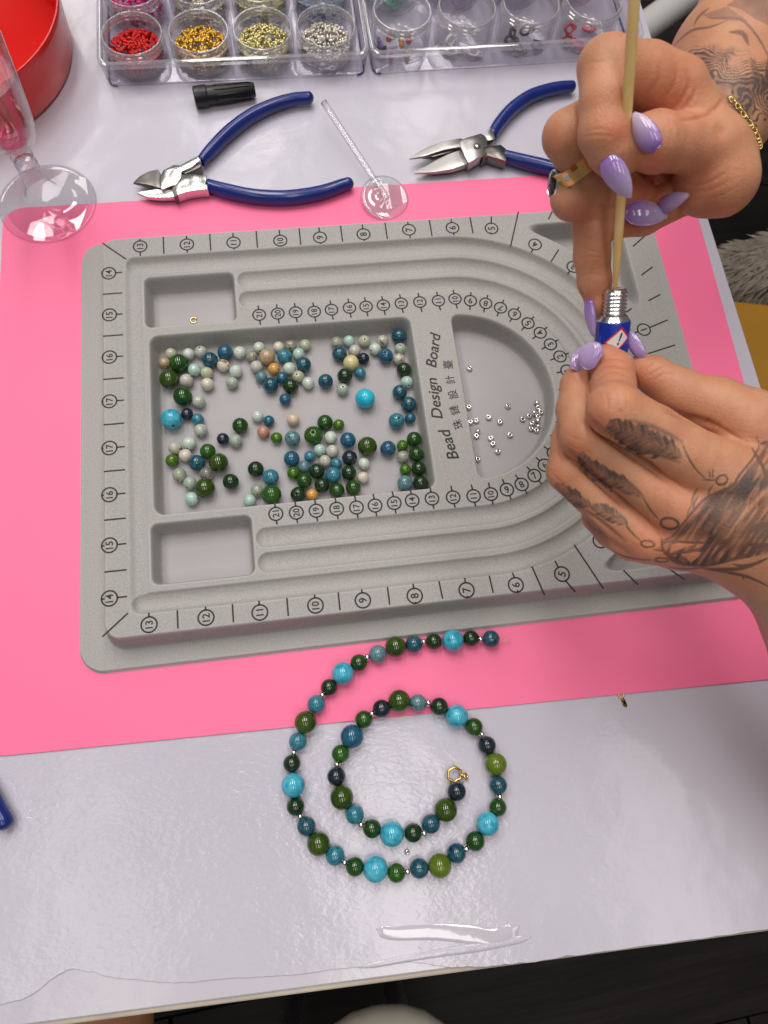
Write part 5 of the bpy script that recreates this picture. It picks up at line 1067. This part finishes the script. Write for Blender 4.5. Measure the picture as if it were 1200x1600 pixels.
def forearm(js):
    D, o, h = build_field([([js], .8, .5)], .3); V, F = surface_nets(D, o, h); return relax(V, F, 2), F
def beyond(a, b, cm_, r): d = b[0] - a[0]; d = d / np.linalg.norm(d); return (b[0] + d * cm_, r)
a_, b_5 = J(1330, 1020, 26.4, 112), J(1420, 1190, 28, 128); LH.finish('left_arm', person, m_skin, forearm([b_5, beyond(a_, b_5, 8, 3.9), beyond(a_, b_5, 13, 3.8)]))
a_, b_5 = J(1202, 22, 27.8, 103), J(1300, -115, 29.5, 112); RH.finish('right_arm', person, m_skin, forearm([b_5, beyond(a_, b_5, 8, 3.7), beyond(a_, b_5, 15, 3.8)]))
# ---------------------------------------------------------------- nails
nail(person, (937, 562), (906, 546), 44, 23.98, 24.4, lean=(0, .1), bulge=.22, c0=(.42, .27, .58), c1=(.56, .44, .68))
nail(person, (897, 578), (913, 541), 25, 24.85, 25.1, lean=(0, -.35), bulge=.22, c0=(.42, .27, .58), c1=(.52, .40, .66))
nail(person, (1005, 558), (976, 510), 22, 24.75, 24.98, lean=(0, .35), bulge=.25, c0=(.42, .27, .58), c1=(.52, .40, .66))
nail(person, (947, 246), (985, 309), 37, 20.55, 20.95, lean=(0, -.12))
nail(person, (1026, 234), (990, 176), 35, 20.26, 20.36, lean=(0, .15), c0=(.23, .10, .42), c1=(.66, .55, .70))
nail(person, (977, 331), (1043, 338), 37, 23.1, 23.2, lean=(0, .25))
nail(person, (1028, 325), (1077, 304), 26, 23.3, 22.15, lean=(0, .25))
nail(person, (920, 467), (928, 527), 19, 24.35, 24.75, lean=(0, -.55), c1=(.50, .36, .62))
# ---------------------------------------------------------------- glue tube, pick, rings, bracelet
m_alu = mat('aluminium', (.80, .79, .79), .22, metal=1.0, bump=.05, bscale=600); m_blue = mat('blue_tube_paint', (.004, .03, .36), .28, coat=.5)
m_whitep = mat('white_print', (.80, .76, .77), .35); m_redp = mat('red_print', (.62, .02, .02), .35)
T0, T1 = dp(958, 500, 24.75), dp(950, 604, 25.75); ta = T1 - T0; LT = np.linalg.norm(ta); RT = frame(ta / LT); TR = .585
gt = thing('glue_tube', 'small open blue and silver glue tube with a red edged warning diamond', 'glue tube', T1)
part('tube_body', xf(lathe([(TR - .02, 0), (TR, .02), (TR + .01, .06), (TR, 1.2), (TR * .95, 2.6), (.01, 2.65)], 48), RT, T0), m_blue, gt, sharp=60)
nk_ = [(TR - .02, 0), (TR - .06, -.05), (.46, -.17), (.41, -.20)] + [(.375 + (.05 if k % 2 else 0), -.22 - k * .062) for k in range(13)] + [(.36, -1.03), (.30, -1.07), (.17, -1.08), (.15, -1.0), (.14, -.7), (.01, -.7)]
part('neck', xf(lathe(nk_, 48), RT, T0), m_alu, gt, sharp=20)
def on_tube(px_, py_, r):
    d = dp(px_, py_, 1) - CAM; d /= np.linalg.norm(d); a = RT.T @ (CAM - T0); b = RT.T @ d; A = b[0] ** 2 + b[1] ** 2; Bq = a[0] * b[0] + a[1] * b[1]; Cq = a[0] ** 2 + a[1] ** 2 - r * r; t = (-Bq - math.sqrt(max(Bq * Bq - A * Cq, 0))) / A
    q = a + b * t; return math.atan2(q[1], q[0]), q[2]
cn = [np.array(on_tube(*p, TR)) for p in ((971.5, 510.5), (943, 536), (963, 549), (981.5, 526))]
for q in cn[1:]: q[0] += 2 * math.pi * round((cn[0][0] - q[0]) / (2 * math.pi))
def decal(scale, r, n=10):
    c0_ = sum(cn) / 4; V = []
    for i in range(n + 1):
        for j in range(n + 1):
            u, v = i / n, j / n; q = (1 - u) * ((1 - v) * cn[0] + v * cn[1]) + u * ((1 - v) * cn[3] + v * cn[2]); q = c0_ + (q - c0_) * scale; V.append((r * math.cos(q[0]), r * math.sin(q[0]), q[1]))
    return xf((V, [(i * (n + 1) + j, i * (n + 1) + j + 1, (i + 1) * (n + 1) + j + 1, (i + 1) * (n + 1) + j) for i in range(n) for j in range(n)]), RT, T0)
part('label_border', decal(1.0, TR + .012), m_redp, gt); part('label_panel', decal(.80, TR + .016), m_whitep, gt)
gv, gf, gs = GLY[('!', .12)]; p0c = np.array(on_tube(965, 540, TR)); p1c = np.array(on_tube(971, 519, TR)); pr = np.array(on_tube(973, 532, TR)) - np.array(on_tube(963, 529, TR))
for q in (p0c, p1c): q[0] += 2 * math.pi * round((cn[0][0] - q[0]) / (2 * math.pi))
V = []
for x, y, _ in gv:
    q = (p0c + p1c) / 2 + (p1c - p0c) * (y / gs[1]) + pr * (x / gs[0]) * .36; V.append(((TR + .02) * math.cos(q[0]), (TR + .02) * math.sin(q[0]), q[1]))
part('exclamation_mark', xf((V, gf), RT, T0), m_ink, gt, smooth=False)
m_wood = mat('bamboo', (.76, .49, .16), .5, col2=(.86, .62, .27), nscale=30, spread=(.3, .7), bump=.15, bscale=120, bdist=.0006)
for nd in m_wood.node_tree.nodes:
    if nd.type == 'TEX_NOISE':
        mp = m_wood.node_tree.nodes.new('ShaderNodeMapping'); mp.inputs['Scale'].default_value = (8, 8, .5); src = nd.inputs['Vector'].links[0].from_socket; m_wood.node_tree.links.new(src, mp.inputs[0]); m_wood.node_tree.links.new(mp.outputs[0], nd.inputs['Vector'])
K1, K0 = dp(960.5, 460, 24.25), dp(993, -30, 18.3); L_ = np.linalg.norm(K0 - K1); RK = frame((K0 - K1) / L_)
pick = part('wooden_pick', xf(lathe([(.01, 0), (.045, .02), (.075, .4), (.125, 1.1), (.145, 1.9), (.15, 4), (.155, L_), (.01, L_)], 14), RK, K1), m_wood, None, sharp=50, origin=K1)
pick.location = (K1 * S).tolist(); tag(pick, 'slim bamboo pick held between lilac nails with its tip in the glue tube', 'pick')
# the pick's own axis for its grain
ax_m = (dp(938, 290, 23.4) - dp(888, 214, 22.7)); ax_m /= np.linalg.norm(ax_m); RM = frame(ax_m); CM = dp(907, 254, 22.95); rm = 36 * 23.1 / FPX + .06
gr = thing('gold_ring', 'wide gold ring set with an amber and a clear square stone', 'ring', CM)
part('band', xf(lathe([(rm, -.245), (rm + .09, -.235), (rm + .10, 0), (rm + .09, .235), (rm, .245)], 64, closed=True), RM, CM), mat('satin_gold', (.92, .57, .19), .30, metal=1.0), gr, sharp=40)
m_amber = mat('amber_gem', (.45, .10, .01), .05, trans=.4, ior=1.6); m_clearg = mat('clear_gem', (.80, .82, .74), .05, trans=.4, ior=1.9)
def gem(px_, py_, m, nm):
    d = dp(px_, py_, 1) - CAM; d /= np.linalg.norm(d); a = RM.T @ (CAM - CM); b = RM.T @ d; r = rm + .08; A = b[0] ** 2 + b[1] ** 2; Bq = a[0] * b[0] + a[1] * b[1]; Cq = a[0] ** 2 + a[1] ** 2 - r * r; t = (-Bq - math.sqrt(max(Bq * Bq - A * Cq, 0))) / A; q = a + b * t
    th = math.atan2(q[1], q[0]); G = np.stack([[-math.sin(th), math.cos(th), 0], [0, 0, 1.], [math.cos(th), math.sin(th), 0]], 1)
    part(nm, xf(xf(prism(rrect(-.11, .11, -.10, .10, .02, 2), -.03, .05, .025), G, q), RM, CM), m, gr, smooth=False)
gem(896, 262, m_amber, 'amber_stone'); gem(886, 277, m_clearg, 'clear_stone')
CR2 = dp(884, 297, 23.7); sr = thing('silver_ring', 'silver ring with a dark round stone seen edge on beside the gold one', 'ring', CR2)
axr = dp(896, 308, 23.6) - dp(960, 270, 24.0); axr /= np.linalg.norm(axr)
part('band', xf(torus(35 * 23.7 / FPX, .09, 48, 10), frame(axr), dp(902, 304, 23.68)), m_silver, sr)
Rb = frame(RW.T @ np.array([-.985, -.05, .13])); cb = dp(867, 288, 23.45)
part('bezel', xf(lathe([(.01, -.18), (.40, -.18), (.45, -.05), (.45, .08), (.41, .11), (.38, .06), (.01, .06)], 40), Rb, cb), m_silver, sr, sharp=45)
part('stone', xf(lathe([(.39, .04), (.37, .10), (.27, .15), (.12, .18), (.01, .185)], 36), Rb, cb), mat('dark_stone', (.012, .010, .009), .08), sr)
bpts = [RH.hit(*p, .05) for p in ((1143, 158), (1148, 163), (1152, 168), (1156, 174), (1160, 180), (1163, 186), (1168, 192), (1174, 199), (1178, 206), (1181, 213), (1184, 220), (1186, 226))]
bpts = [p for p in bpts if p is not None and topx(p)[2] > 22.6]
if len(bpts) > 4:
    bpts = spline(bpts, 3); br = thing('bracelet', 'thin gold chain bracelet lying round the tattooed wrist', 'bracelet', bpts[0]); lk = torus(.080, .026, 14, 6); lv = np.array(lk[0]) * [1.35, .8, 1]
    step = [0]; acc = 0
    for i in range(1, len(bpts)):
        acc += np.linalg.norm(bpts[i] - bpts[i - 1])
        if acc > .135: step.append(i); acc = 0
    for n_, i in enumerate(step):
        d = bpts[min(i + 1, len(bpts) - 1)] - bpts[max(i - 1, 0)]; d /= np.linalg.norm(d); Q = frame((CAM - bpts[i]) / np.linalg.norm(CAM - bpts[i]), up=np.cross(CAM - bpts[i], d)); Q = Q @ rotx(.9 if n_ % 2 else -.35)
        part('link', xf((lv, lk[1]), Q, bpts[i]), m_gold, br)
# ================================================================== someone at the near side: a knee under the table edge
p2 = thing('person', 'seated person whose bare knee and pale shorts show under the near table edge', 'person', (-3, -45, FZ))
kd = [at(222, 1640, -15) - [5.2, 0, 0], at(228, 1600, -15) - [5.4, -2, .2], at(226, 1585, -15.5) - [5.4, -8, .8]]
def leg_field():
    a = np.array([-8.4, -28, -17.]); b = np.array([-10.0, -66, -14.]); c = np.array([-7.5, -26, -60.]); return [([[(a, 5.0), (b, 7.2)], [(a, 4.7), (c, 3.4)]], 1.5, 1.0)]
D, o_, h_ = build_field(leg_field(), .5); Vk, Fk = surface_nets(D, o_, h_); Vk = relax(Vk, Fk, 2)
ko = part('leg', (Vk, Fk), m_skin, p2); a_ = ko.data.color_attributes.new('tone', 'FLOAT_COLOR', 'POINT'); a_.data.foreach_set('color', np.tile(np.r_[SKIN * [.95, .9, .85], 1.0], (len(Vk), 1)).astype(np.float32).ravel())
part('shorts', tube([(-10.8, -31.0, -15.0), (-11, -36, -14.8), (-11.6, -50, -14.2), (-12.4, -66, -14)], [6.2, 7.0, 7.8, 8.6], 24), mat('pale_cloth', (.36, .34, .34), .8, col2=(.42, .40, .40), nscale=60, bump=.3, bscale=500), p2)
